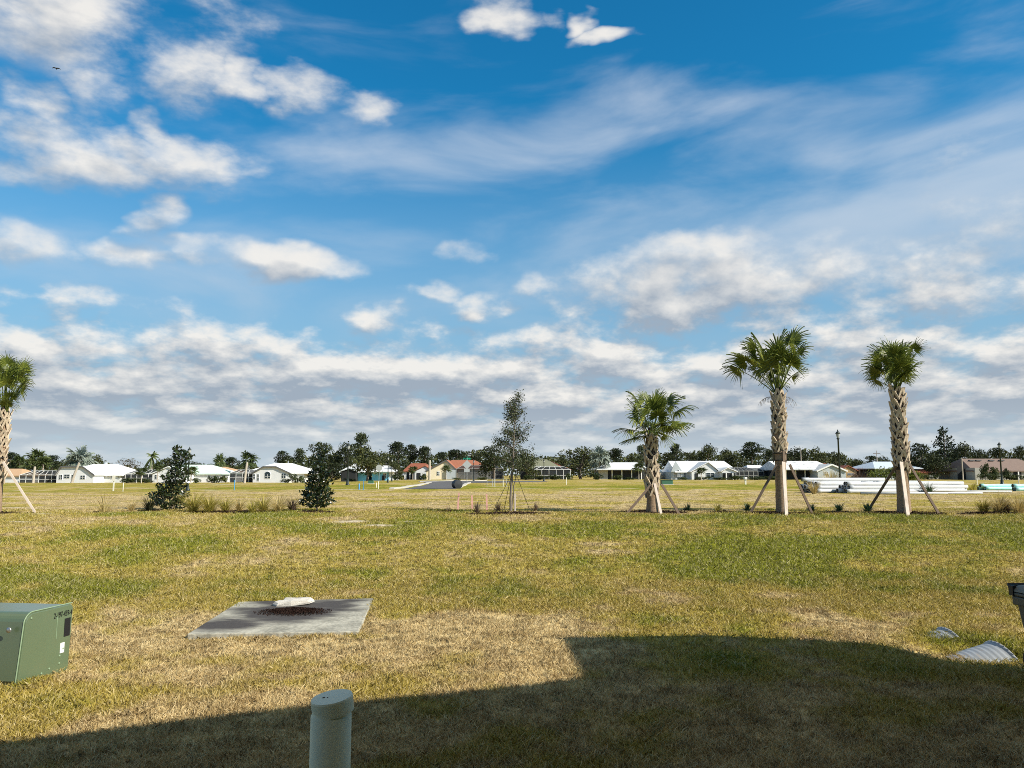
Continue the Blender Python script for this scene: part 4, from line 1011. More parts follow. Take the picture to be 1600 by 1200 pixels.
def stack_pipes(me, px, py, rows, rad, rz, label, group, back=0.0, jit=.25, r=random.Random(3)):
    x, y, z = gp(px, py); c, s = math.cos(rz), math.sin(rz)
    for lv, cnt in enumerate(rows):
        for i in range(cnt):
            off = (i + .5 * lv) * rad * 2.12; ax = r.uniform(-jit, jit)
            o = link("pvc_pipe", me, None, (x + c * ax - s * off, y + s * ax + c * off, 0))
            o.location.z = g(o.location.x, o.location.y) + rad * 1.14 + lv * rad * 1.86
            o.rotation_euler = (r.uniform(0, 3), 0, rz); tag(o, label, "pipe", group)
PL = 6.1
YB = gp(1324, 770)[1]; pr_ = .125
pm = pipe_mesh("pvc_pipe", PL, pr_, M["white_pvc"])
stack_pipes(pm, 1325, 771, [6, 4, 2], pr_, R(9), "white PVC pipe in the nearer stack that starts midway between the two tall palms", "white pipes, nearer stack")
stack_pipes(pm, 1374, 769.4, [6, 4, 2], pr_, R(3), "white PVC pipe in the stack behind the trunk of the round-crown palm", "white pipes, right stack")
stack_pipes(pm, 1275, 770.6, [7, 6, 4], pr_, R(12), "white PVC pipe with an open bell end in the stack beside the leaning-crown palm's brace", "white pipes, left stack")
stack_pipes(pm, 1352, 768, [5, 4, 2], pr_, R(2), "white PVC pipe half hidden behind the nearer stack", "white pipes, rear stack")
stack_pipes(pm, 1262, 767, [4, 4, 3, 2], pr_, R(2), "white PVC pipe in the tall overgrown rear stack by the lamp post", "white pipes, overgrown stack")
stack_pipes(pm, 1322, 765.5, [5, 4, 3], pr_, R(2), "white PVC pipe in the long row in front of the yellow green bush", "white pipes, bush row")
sm = pipe_mesh("pvc_pipe", 5.5, .07, M["white_pvc"], False)
for px, py, rz, lab in ((1345, 772.5, 1.0, "thin white pipe lying alone in front of the nearer stack"), (1400, 772.2, .6, "thin white pipe on the grass left of the round-crown palm's right brace"), (1457, 769.6, .5, "thin white pipe on the grass at the right end of the white stacks")):
    x, y, z = gp(px, py); o = link("pvc_pipe", sm, None, (x, y, z + .07)); o.rotation_euler = (0, 0, R(rz)); tag(o, lab, "pipe", "loose thin white pipes")
am_ = pipe_mesh("turquoise_pipe", 6.1, .13, M["aqua_pvc"])
stack_pipes(am_, 1536, 766.0, [4, 1], .12, R(1), "turquoise pipe in the stack below the right lamp post", "turquoise pipes")
stack_pipes(am_, 1586, 767.5, [2, 1], .13, R(1), "turquoise pipe with a dark open end at the right edge of the photo", "turquoise pipes at the edge", jit=.1)

# markers and boxes
M["box_green"] = mat("faded_green_box", (.05, .14, .085), .5, .06, 3)
def green_box(px, pt, pb, wpx, label):
    x, y, z = gp(px, pb); h = Z(pt, y) - z; w_ = wpx * y / FPX
    t = thing("transformer", label, "utility box", (x, y, z), 0, "distant green utility boxes")
    MB().box(-w_ / 2, w_ / 2, 0, w_ * .8, 0, h * .93).build("cabinet", M["box_green"], t, bevel=.03)
    MB().box(-w_ * .53, w_ * .53, -.04, w_ * .84, h * .93 + .002, h).build("lid", M["box_green"], t, bevel=.02)
    MB().box(-w_ * .6, w_ * .6, -.1, w_ * .9, -.05, .06).build("base", M["kerb"], t)
green_box(579, 750, 756, 8, "small green utility box on the grass under the round oak")
green_box(1043, 750, 757.5, 17, "green utility box behind the right side of the short palm")
M["blue"] = mat("blue_paint", (.05, .27, .55), .5, .06, 4); M["yellow"] = mat("yellow_paint", (.75, .72, .03), .5, .05, 4)
M["cream"] = mat("pale_painted_wood", (.72, .69, .60), .7, .06, 4)
def marker(name, px, pt, pb, wpx, m, label, cat, group=None, cap=None):
    x, y, z = gp(px, pb); h = Z(pt, y) - z; w_ = max(wpx * y / FPX, .05)
    b = MB().tube([(0, 0, -.05), (0, 0, h * .9), (0, 0, h)], [w_ / 2, w_ / 2, w_ * .3], 8)
    o = b.build(name, M[m], None, (x, y, z)); tag(o, label, cat, group); return o
marker("marker_post", 561, 755.5, 765, 2.0, "blue", "stubby bright blue marker post on the grass right of the upright magnolia", "marker post")
marker("marker_post", 568, 750, 766, 1.0, "blue", "thin blue pole just right of the stubby blue post", "marker post")
marker("marker_post", 366, 750, 766, 1.2, "blue", "thin blue stake left of the yellow marker disc", "marker post")
ST = "pale survey stakes on the empty lots"
for px, pt, pb, lab in ((591, 752, 764, "pale survey stake below the eight sided sign"), (773, 748, 761, "pale stake at the wire frame left of the young oak"), (885, 746, 757.5, "pale stake alone on the lawn in front of the big dark oak"), (192, 754, 768, "thin pale stake right of the white notice board"), (588, 754, 762, "thin stake a step left of the one below the eight sided sign"), (1527, 748, 757.5, "pale teal topped stake left of the right lamp post"), (1592, 745, 756, "pale stake nearest to the right edge of the photo"), (786, 750, 760, "grey stake close to the young oak's trunk")):
    marker("survey_stake", px, pt, pb, 1.1, "cream", lab, "stake", ST)
x, y, z = gp(371, 752.5); t = thing("marker_disc", "round yellow marker disc on a short post in front of the white house", "marker", (x, y, z)); k = y / FPX
MB().tube([(0, 0, 0), (0, 0, 3 * k)], .03, 6).build("post", M["galv"], t); o = MB().lathe([(0, -.03), (2.9 * k, -.03), (2.9 * k, .03), (0, .03)], 16).build("disc", M["yellow"], t, (0, 0, 4.4 * k)); o.rotation_euler = (R(90), 0, 0)
x, y, z = gp(177, 767); k = y / FPX; t = thing("notice_board", "small white notice board on a post in front of the left white house", "sign", (x, y, z))
MB().bar((0, 0, -.1), (0, 0, Z(742, y) - z), .09, .06, (0, -1, 0)).build("post", M["cream"], t)
MB().box(-2.3 * k, 2.3 * k, -.07, -.035, Z(752.0, y) - z, Z(744, y) - z).build("board", M["cream"], t)
x, y, z = gp(1165, 757); k = y / FPX; t = thing("mailbox", "white mailbox on a cream post left of the leaning-crown palm", "mailbox", (x, y, z))
MB().bar((0, 0, -.1), (0, 0, Z(749.5, y) - z), .18, .18, (0, -1, 0)).build("post", M["cream"], t)
MB().box(-2.1 * k, 2.1 * k, -.25, .3, Z(749.5, y) - z + .002, Z(745.5, y) - z).build("box", M["white_label"], t, bevel=.05)
x, y, z = gp(778, 760); k = y / FPX; t = thing("wire_frame", "low frame of thin pale posts and rails left of the young oak", "frame", (x, y, z)); h = Z(748.5, y) - z
for q in (-17, -8.5, 8, 13): MB().tube([(q * k, 0, -.05), (q * k, 0, h)], .03, 5).build("post", M["galv"], t)
MB().tube([(-17 * k, 0, h), (13 * k, 0, h)], .022, 5).build("rail", M["galv"], t)

# weeds round the pipes and the yellow green bush
spiky("tall_weed", 1272, 772, 120, 1.1, .010, M["straw"], "dry tall weed growing in front of the left pipe ends", "weed", "weeds among the pipes", .72, 1, .5)
spiky("tall_weed", 1300, 765.5, 260, 1.9, .016, M["straw"], "brown weed leaning over the overgrown rear stack", "weed", "weeds among the pipes", .7, 2, .5)
spiky("tall_weed", 1345, 765.0, 280, 1.9, .016, M["twig"], "rusty brown weed in front of the brown roofed house", "weed", "weeds among the pipes", .66, 3, .4)
spiky("tall_weed", 1452, 771, 160, .85, .014, M["palmetto"], "green weed between the pipes and the round-crown palm's right brace", "weed", "weeds among the pipes", .45, 4, .4)
spiky("tall_weed", 1520, 768, 160, .8, .012, M["straw_green"], "yellow weed left of the turquoise pipes", "weed", "weeds among the pipes", .55, 6, .5)
M["bush"] = leaf_mat("yellow_green_bush", ((.05, .075, .012), (.14, .17, .025), (.30, .30, .06)), .9, .3, .6, .2, .2)
# ------------------------------------------------------------------ the houses across the lots
def hm(name, col, **k): M[name] = mat(name, col, **k); return M[name]
hm("white_tile", (.74, .75, .76), rough=.7, var=.04, scale=1.5, bumps=.15); hm("mint_tile", (.62, .76, .66), rough=.7, var=.05, scale=1.5)
hm("orange_tile", (.34, .125, .068), rough=.8, var=.16, scale=2.2, bumps=.3); hm("rust_tile", (.27, .085, .045), rough=.8, var=.18, scale=2.2, bumps=.3)
hm("tan_tile", (.52, .33, .19), rough=.8, var=.10, scale=2); hm("brown_shingles", (.22, .155, .125), rough=.9, var=.12, scale=2)
hm("grey_green_shingle", (.20, .20, .13), rough=.9, var=.10, scale=2); hm("mottled_tile", (.66, .67, .67), rough=.8, var=.06, scale=1, dirt=(.20, .21, .21), dirt_amt=.85, dirt_scale=1.1)
hm("blue_metal_roof", (.64, .70, .76), rough=.35, var=.03, scale=1)
hm("white_wall", (.66, .67, .68), rough=.85, var=.03, scale=1); hm("grey_wall", (.44, .48, .50), rough=.85, var=.04, scale=1); hm("cream_wall", (.78, .68, .50), rough=.85, var=.04, scale=1)
hm("blue_wall", (.16, .50, .72), rough=.8, var=.04, scale=1); hm("tan_wall", (.42, .29, .14), rough=.85, var=.05, scale=1); hm("taupe_wall", (.36, .35, .31), rough=.85, var=.05, scale=1)
hm("recess_shade", (.020, .022, .024), rough=.9, var=.1, scale=2); hm("white_trim", (.80, .80, .79), rough=.6, var=.02, scale=3); hm("dark_trim", (.10, .10, .10), rough=.7, var=.05, scale=3)  # recess colour holds the shade under porches and behind screens
def glass():
    m, b = new_mat("window_glass"); b.inputs["Base Color"].default_value = (.02, .035, .045, 1); b.inputs["Roughness"].default_value = .12; return m
M["glass"] = glass()
def screen():
    m, b = new_mat("pool_screen"); b.inputs["Base Color"].default_value = (.03, .034, .038, 1); b.inputs["Alpha"].default_value = .62; b.inputs["Roughness"].default_value = .9
    return m
M["screen"] = screen()
class House:
    """measured in photo columns/rows at its own distance D, so every piece has its real size there"""
    def __init__(s, label, D, pxc, base, group="single storey houses across the lots"):
        s.D, s.k = D, D / FPX
        s.x0 = X(pxc, D, 0); s.pxc = pxc; s.zb = Z(base, D); s.base = base
        s.t = thing("house", label, "house", (s.x0, D, s.zb), 0, group)
    def u(s, px): return (px - s.pxc) * s.k
    def w(s, py): return Z(py, s.D) - s.zb
    def hip(s, m, p0, p1, pe, pr_, r0, r1, y0, y1, ov=.5, wall="white_wall", name="roof", wallp=None):
        """roof with its ridge along x from r0 to r1 (r0 == p0 makes a gable end)"""
        ze, zr = s.w(pe), s.w(pr_); a, b_ = s.u(p0), s.u(p1); ra, rb = s.u(r0), s.u(r1); ym = (y0 + y1) / 2
        if r0 == p0: ra = a - .0
        vs = [(a, y0 - ov, ze), (b_, y0 - ov, ze), (b_, y1 + ov, ze), (a, y1 + ov, ze), (ra, ym, zr), (rb, ym, zr)]
        b = MB().add(vs, [(0, 1, 5, 4), (1, 2, 5), (2, 3, 4, 5), (3, 0, 4), (3, 2, 1, 0)])
        b.box(a + .01, b_ - .01, y0 - ov + .01, y1 + ov - .01, ze - .22, ze - .004)
        b.build(name, M[m], s.t)
        if wall:
            i = .45; wa, wb = (s.u(wallp[0]), s.u(wallp[1])) if wallp else (a + i, b_ - i)
            MB().box(wa, wb, y0, y1, -.6, ze - .224).build("wall", M[wall], s.t)
    def gable(s, m, p0, p1, pe, pr_, y0, y1, wall="white_wall", flat=0, ov=.35, trim=None, pc=None):
        """front facing gable; flat cuts its top into a half hip, in photo columns"""
        ze, zr = s.w(pe), s.w(pr_); a, b_ = s.u(p0), s.u(p1); c = s.u(pc) if pc else (a + b_) / 2; f = flat * s.k / 2
        q = [(a, ze), (c - f, zr), (c + f, zr), (b_, ze)] if f else [(a, ze), (c, zr), (b_, ze)]
        n = len(q); th = .20
        top = [(x_, y0 - ov, z_ + th) for x_, z_ in q] + [(x_, y1, z_ + th) for x_, z_ in q]; bot = [(x_, y0 - ov, z_) for x_, z_ in q] + [(x_, y1, z_) for x_, z_ in q]
        vs = top + bot; B = 2 * n
        fs = []
        for i in range(n - 1):
            fs += [(i, i + 1, n + i + 1, n + i), (B + i, B + n + i, B + n + i + 1, B + i + 1), (i, B + i, B + i + 1, i + 1)]
        fs += [(0, n, B + n, B), (n - 1, B + n - 1, B + 2 * n - 1, 2 * n - 1)]
        MB().add(vs, fs).build("gable_roof", M[m], s.t)
        i = .35; wq = [(a + i, -.6), (b_ - i, -.6), (b_ - i, ze - .02 + (zr - ze) * .0)] + [(x_, z_ - .03) for x_, z_ in q[1:-1][::-1]] + [(a + i, ze - .02)]
        n = len(wq); vs = [(x_, y0, z_) for x_, z_ in wq] + [(x_, y1 - .1, z_) for x_, z_ in wq]
        MB().add(vs, [tuple(range(n)), tuple(range(2 * n - 1, n - 1, -1))] + [(j, n + j, n + (j + 1) % n, (j + 1) % n) for j in range(n)]).build("gable_wall", M[wall], s.t)
        if trim:
            b = MB()
            for j in range(len(q) - 1): b.bar((q[j][0], y0 - ov - .03, q[j][1] + .02), (q[j + 1][0], y0 - ov - .03, q[j + 1][1] + .02), .06, .34, (0, 0, 1))
            b.build("gable_trim", M[trim], s.t)
    def win(s, px, pt, pb, wpx, y, arch=False, m="glass"):
        a, b_ = s.u(px - wpx / 2), s.u(px + wpx / 2); z0, z1 = s.w(pb), s.w(pt)
        fr = MB().box(a - .10, b_ + .10, y - .05, y + .02, z0 - .10, z1 + .10)
        if arch: fr.lathe([(0, -.02), ((b_ - a) / 2 + .1, -.02), ((b_ - a) / 2 + .1, .03), (0, .03)], 20); n = 80; fr.v[-n:] = [((a + b_) / 2 + v[0], y - .025 + v[2], z1 + v[1]) for v in fr.v[-n:]]
        fo = fr.build("window", M["white_trim"], s.t)
        p = MB().box(a, b_, y - .08, y - .055, z0, z1)
        if arch: p.lathe([(0, 0), ((b_ - a) / 2, 0)], 20); p.v[-40:] = [((a + b_) / 2 + v[0], y - .07, z1 + v[1]) for v in p.v[-40:]]
        p.build("pane", M[m], fo)
        MB().box((a + b_) / 2 - .03, (a + b_) / 2 + .03, y - .10, y - .085, z0, z1).box(a, b_, y - .115, y - .102, (z0 + z1) / 2 - .03, (z0 + z1) / 2 + .03).build("sash_bar", M["white_trim"], fo)
    def blockw(s, m, p0, p1, pt, y0, y1, name="wall"): MB().box(s.u(p0), s.u(p1), y0, y1, -.6, s.w(pt)).build(name, M[m], s.t)
    def recess(s, p0, p1, pt, y, posts=0, name="lanai"):  # flat dark panel; the shade of the open porch is in its colour
        MB().box(s.u(p0), s.u(p1), y - .06, y - .01, -.5, s.w(pt)).build(name, M["recess_shade"], s.t)
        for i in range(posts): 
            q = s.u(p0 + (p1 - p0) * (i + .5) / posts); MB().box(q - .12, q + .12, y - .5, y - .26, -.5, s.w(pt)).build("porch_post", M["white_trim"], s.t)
    def cage(s, p0, p1, pe, pt, y0, y1, n, top0=None, top1=None, bar="white_trim"):
        """screened pool enclosure with a mansard top"""
        a, b_ = s.u(p0), s.u(p1); ze, zt = s.w(pe), s.w(pt); ta, tb = s.u(top0 if top0 is not None else p0 + (p1 - p0) * .22), s.u(top1 if top1 is not None else p1 - (p1 - p0) * .22)
        sc = MB().add([(a, y0, -.4), (b_, y0, -.4), (b_, y0, ze), (a, y0, ze), (ta, y0 + 2, zt), (tb, y0 + 2, zt), (b_, y1, ze), (a, y1, ze), (tb, y1 - 1, zt), (ta, y1 - 1, zt), (a, y1, -.4), (b_, y1, -.4)],
                      [(0, 1, 2, 3), (3, 2, 5, 4), (4, 5, 8, 9), (2, 6, 8, 5), (7, 3, 4, 9), (1, 11, 6, 2), (10, 0, 3, 7), (6, 7, 9, 8), (11, 10, 7, 6)])
        c = sc.build("pool_enclosure", M["screen"], s.t)
        f = MB(); th = .10
        for i in range(n + 1):
            q = i / n; x_ = a + (b_ - a) * q; xt = ta + (tb - ta) * q
            f.bar((x_, y0 - .02, -.4), (x_, y0 - .02, ze), th, th, (0, -1, 0)); f.bar((x_, y0 - .02, ze), (xt, y0 + 1.98, zt), th * .7, th * .7)
        f.bar((a, y0 - .03, ze), (b_, y0 - .03, ze), th * 1.5, th * 1.3); f.bar((a, y0 - .03, ze * .42), (b_, y0 - .03, ze * .42), th * .8, th * .8); f.bar((ta, y0 + 2, zt), (tb, y0 + 2, zt), th, th); f.bar((b_, y0, ze), (b_, y1, ze), th, th); f.bar((a, y0, ze), (a, y1, ze), th, th)
        f.build("frame", M[bar], c)
        MB().box(a + .5, b_ - .5, y1 - .8, y1 - .7, -.4, ze * .86).build("patio_wall", M["recess_shade"], c)

h = House("orange tan roofed house behind the palm at the left edge", 196, 5, 754)
h.hip("tan_tile", -45, 34, 743, 732, -25, 6, 0, 14, wall="white_wall"); h.win(3, 746, 751, 5, -.02)
h = House("white house with a screened pool enclosure and a half hipped gable, farthest left white roof", 192, 110, 754)
h.hip("white_tile", 58, 176, 742.5, 724, 98, 138, 5, 22, wallp=(80, 172)); h.gable("white_tile", 86, 148, 743, 729.5, 0, 12, flat=34, trim="dark_trim", pc=112)
h.cage(27, 87, 742, 735.5, 1, 9, 6, 40, 76); h.win(95, 742, 749, 4.2, -.02); h.win(104.5, 741.5, 747, 8, -.02); h.win(114, 742, 748.5, 4, -.02); h.win(129, 743, 748.5, 6.5, -.02); h.win(158, 744, 748, 3, 4.98); h.win(168.5, 744, 748, 2, 4.98); h.win(151.5, 743.6, 746, 2, 4.98)
MB().lathe([(.5, h.w(724)), (.5, h.w(720)), (.7, h.w(719.6)), (0, h.w(719.4))], 8, (h.u(117), 14, 0)).build("chimney", M["grey_wall"], h.t)
h = House("pale mint roofed white house behind the leaning magnolia", 196, 275, 752)
h.hip("mint_tile", 214, 333, 740, 725, 240, 296, 6, 22, wall="white_wall"); h.gable("white_tile", 236, 290, 741, 730, 0, 12, trim=None, pc=262); h.cage(193, 238, 740, 734, 1, 10, 5, 205, 238, "white_trim")
h.win(245, 742, 748, 5, -.02); h.win(312, 743, 748, 3, 5.98); h.win(322, 743, 748, 3, 5.98)
h = House("low house with a tan hipped roof between the mint and the white roofs", 226, 340, 751)
h.hip("tan_tile", 314, 378, 741, 729, 328, 338, 0, 14, wall="white_wall")
h = House("white house with an arched window, left of the big oaks", 198, 420, 752)
h.hip("white_tile", 366, 475, 739, 722.5, 402, 432, 5, 22, wallp=(385, 466)); h.gable("white_tile", 393, 454, 740, 729.5, 0, 12, flat=20, trim="dark_trim", pc=421)
h.cage(357, 396, 739, 734, 1, 9, 4, 366, 390); h.win(418, 741, 747.5, 8.5, -.02, True); h.win(443, 740, 747, 6, -.02); h.win(403.5, 741, 751, 2.4, -.02); h.win(397, 741, 748, 3, -.02)
h = House("white roofed house with blue walls half hidden by the round oak", 205, 560, 750)
h.hip("white_tile", 530, 576, 737, 724, 546, 554, 0, 12, wall=None); h.recess(531, 556, 737.5, 1.5, 3); h.blockw("blue_wall", 556, 572, 737.6, 1, 10); h.gable("grey_wall", 534, 560, 737, 732.5, -2, 6, wall="recess_shade", pc=549)
h = House("small white hipped roof over a bright blue wall right of the round oak", 205, 600, 750)
h.hip("white_tile", 576, 616, 736.5, 727, 592, 602, 0, 12, wall=None); h.blockw("blue_wall", 580, 606, 736.8, 1, 10); h.blockw("white_wall", 606.1, 614, 736.8, 1.4, 10); h.win(600, 740, 747, 4, .98); h.recess(596, 600, 743, .9)
h = House("rust red roofed house left of the cream gable", 215, 650, 749)
h.hip("rust_tile", 626, 678, 736, 723, 634, 658, 4, 18, wall="white_wall"); h.gable("orange_tile", 646, 676, 736.5, 728, 0, 10, pc=664); h.recess(633, 643, 737.5, 3.9, 1); h.recess(651, 657, 739, -.05)
h = House("cream gabled house with an orange tile roof beside the street sign", 205, 705, 749)
h.hip("orange_tile", 695, 768, 732, 717.5, 700, 738, 3, 20, wall="white_wall"); h.gable("orange_tile", 664, 716, 737, 719.5, 0, 16, wall="cream_wall", trim="dark_trim", pc=697); h.win(685, 737, 742.5, 3.4, -.02)
h.blockw("grey_wall", 697, 712, 734, -.6, 8); h.cage(713, 786, 732.5, 727, -.5, 7, 6, 722, 776, "galv")
h = House("green roofed house with a white framed pool enclosure and an orange right end", 205, 855, 749)
h.hip("grey_green_shingle", 812, 878, 730, 716.5, 838, 858, 3, 20, wall="recess_shade"); h.hip("rust_tile", 856, 896, 733, 720, 862, 866, 6, 18, wall="white_wall"); h.cage(824, 890, 734, 729, -3, 6, 6, 838, 880)
h = House("low white roofed house behind the silver palm", 202, 972, 749)
h.hip("white_tile", 934, 1012, 733, 721.5, 962, 1006, 3, 18, wall=None); h.hip("white_tile", 1000, 1040, 736, 727, 1006, 1030, 5, 16, wall="cream_wall"); h.recess(952, 1014, 731.2, 4.5, 4); h.blockw("taupe_wall", 938, 953, 734, 4, 14)
h = House("white gabled house with a small porch gable, right of the short palm", 196, 1105, 748.5)
h.hip("white_tile", 1059, 1160, 737, 719, 1060, 1151, 3, 20, wall="white_wall", wallp=(1068, 1150)); h.gable("white_tile", 1079, 1126, 738, 722.5, 0, 12, wall="white_wall", trim=None, pc=1107); h.gable("white_tile", 1121, 1147, 737.5, 731.5, -3, 6, wall="white_wall", pc=1132)
h.blockw("grey_wall", 1054, 1071, 737, 3.4, 19)  # left wall and gable end of the white house: their shade painted grey
MB().add([(h.u(1053), 2.9, h.w(737)), (h.u(1071), 2.9, h.w(737)), (h.u(1060.5), 2.9, h.w(720))], [(0, 1, 2)]).add([(h.u(1053), 3.3, h.w(737)), (h.u(1071), 3.3, h.w(737)), (h.u(1060.5), 3.3, h.w(720))], [(0, 2, 1)]).build("gable_end", M["grey_wall"], h.t)
h.win(1064.5, 736, 744, 3, 2.85, True); h.win(1058.5, 739, 745, 1.6, 3.35); h.win(1075, 738.5, 746.5, 3.2, 2.9); h.recess(1086, 1091, 739.5, -.05); h.recess(1124, 1144, 739, -3.05, 2); h.win(1110, 739, 745, 12, -.02); h.cage(1146, 1182, 736, 730, -1, 8, 5, 1150, 1168, "galv")
h = House("white roofed house seen behind the leaning-crown palm's left brace", 205, 1195, 748.5)
h.hip("white_tile", 1174, 1222, 736, 726, 1186, 1206, 4, 16, wall="recess_shade"); h.cage(1168, 1192, 737, 731, -1, 8, 3, 1172, 1188, "galv")
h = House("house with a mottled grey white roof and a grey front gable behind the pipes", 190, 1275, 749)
h.hip("mottled_tile", 1226, 1314, 733, 719, 1227, 1306, 3, 20, wall=None); h.blockw("recess_shade", 1230, 1280, 733.4, 6, 19); h.recess(1232, 1277, 733.5, 5, 3); h.gable("mottled_tile", 1276, 1324, 736.5, 726, 0, 12, wall="grey_wall", trim="white_trim", pc=1300); h.win(1291.5, 738, 742, 6, -.02)
h = House("rust brown roofed house with tan walls right of the grey gable", 205, 1328, 749)
h.hip("rust_tile", 1300, 1350, 737, 723, 1310, 1322, 6, 20, wall="tan_wall"); h.gable("rust_tile", 1316, 1347, 736.5, 728, 2, 12, wall="tan_wall", pc=1331); h.win(1335, 739.5, 742, 9, 1.98)
h = House("house with a pale blue white hipped roof behind the round-crown palm", 200, 1400, 749)
h.hip("blue_metal_roof", 1366, 1442, 731.5, 720.5, 1388, 1420, 0, 16, wall=None); h.blockw("recess_shade", 1374, 1436, 731.9, 1, 14); h.recess(1376, 1400, 736, .9, 2); h.blockw("grey_wall", 1370, 1412, 732, .2, .6, "eave_band"); h.hip("rust_tile", 1412, 1450, 738, 728, 1420, 1440, -1, 10, wall="tan_wall")
h = House("brown shingled house with a grey end wall at the right edge", 190, 1570, 749)
h.hip("brown_shingles", 1520, 1640, 735.5, 715.5, 1537, 1630, 0, 18, wall="taupe_wall", wallp=(1530, 1632)); h.blockw("taupe_wall", 1521, 1532, 731, -1, 10); h.recess(1584, 1596, 737, -.05, 1); h.win(1571, 738, 743, 8, -.02); h.recess(1508, 1521, 729, 3)
b = MB()
for p in (1546, 1557, 1578, 1594): b.box(h.u(p - 4), h.u(p + 4), 6.5, 7.2, h.w(719.5), h.w(717.6))
b.build("roof_vent", M["dark_trim"], h.t)
h = House("pale house half hidden under the dark oaks right of the round-crown palm", 230, 1470, 749.5)
h.hip("brown_shingles", 1440, 1500, 738, 731, 1452, 1490, 0, 14, wall="white_wall"); h.win(1466, 740, 746, 5, -.02); h.win(1480, 740, 746, 4, -.02)
# ------------------------------------------------------------------ trees behind the houses
M["oak_far"] = leaf_mat("oak_crown", ((.016, .022, .008), (.045, .056, .018), (.13, .135, .045)), .22, .12, .6, .2, 1.1)
M["pine_far"] = leaf_mat("pine_crown", ((.014, .022, .010), (.036, .05, .022), (.09, .105, .048)), .22, .1, .6, .2, 1.1)
M["brown_far"] = leaf_mat("thin_brown_crown", ((.045, .035, .018), (.10, .08, .04), (.19, .155, .085)), .25, .1, .7, .1, .4)
M["palm_far"] = leaf_mat("far_palm_leaf", ((.025, .042, .012), (.075, .10, .030), (.17, .19, .07)), .5, .15, .5, .3, .5)
M["silver_far"] = leaf_mat("silver_palm_leaf", ((.10, .13, .10), (.27, .31, .26), (.50, .54, .47)), .5, .1, .5, .3, .2)
M["shrub_far"] = leaf_mat("garden_shrub", ((.020, .030, .010), (.055, .075, .022), (.14, .16, .05)), .5, .15, .6, .2, .8)
M["bark_far"] = mat("far_bark", (.15, .12, .10), .95, .2, 2); M["palm_trunk_far"] = mat("far_palm_trunk", (.42, .37, .31), .9, .12, 2)
def lobes_leaves(L, n, size, r, shell=.62):
    L = np.array(L); vol = L[:, 3] * L[:, 4] * L[:, 5]; vol = vol ** .75; idx_ = r.choice(len(L), n, p=vol / vol.sum())
    d = unit(r.normal(size=(n, 3))); rad = shell + (1 - shell) * r.random(n) ** .6
    rad = rad * (1 + .16 * r.normal(size=n))
    P = L[idx_, :3] + d * rad[:, None] * L[idx_, 3:]
    return leaves(P, size, .62, d * .5, r)
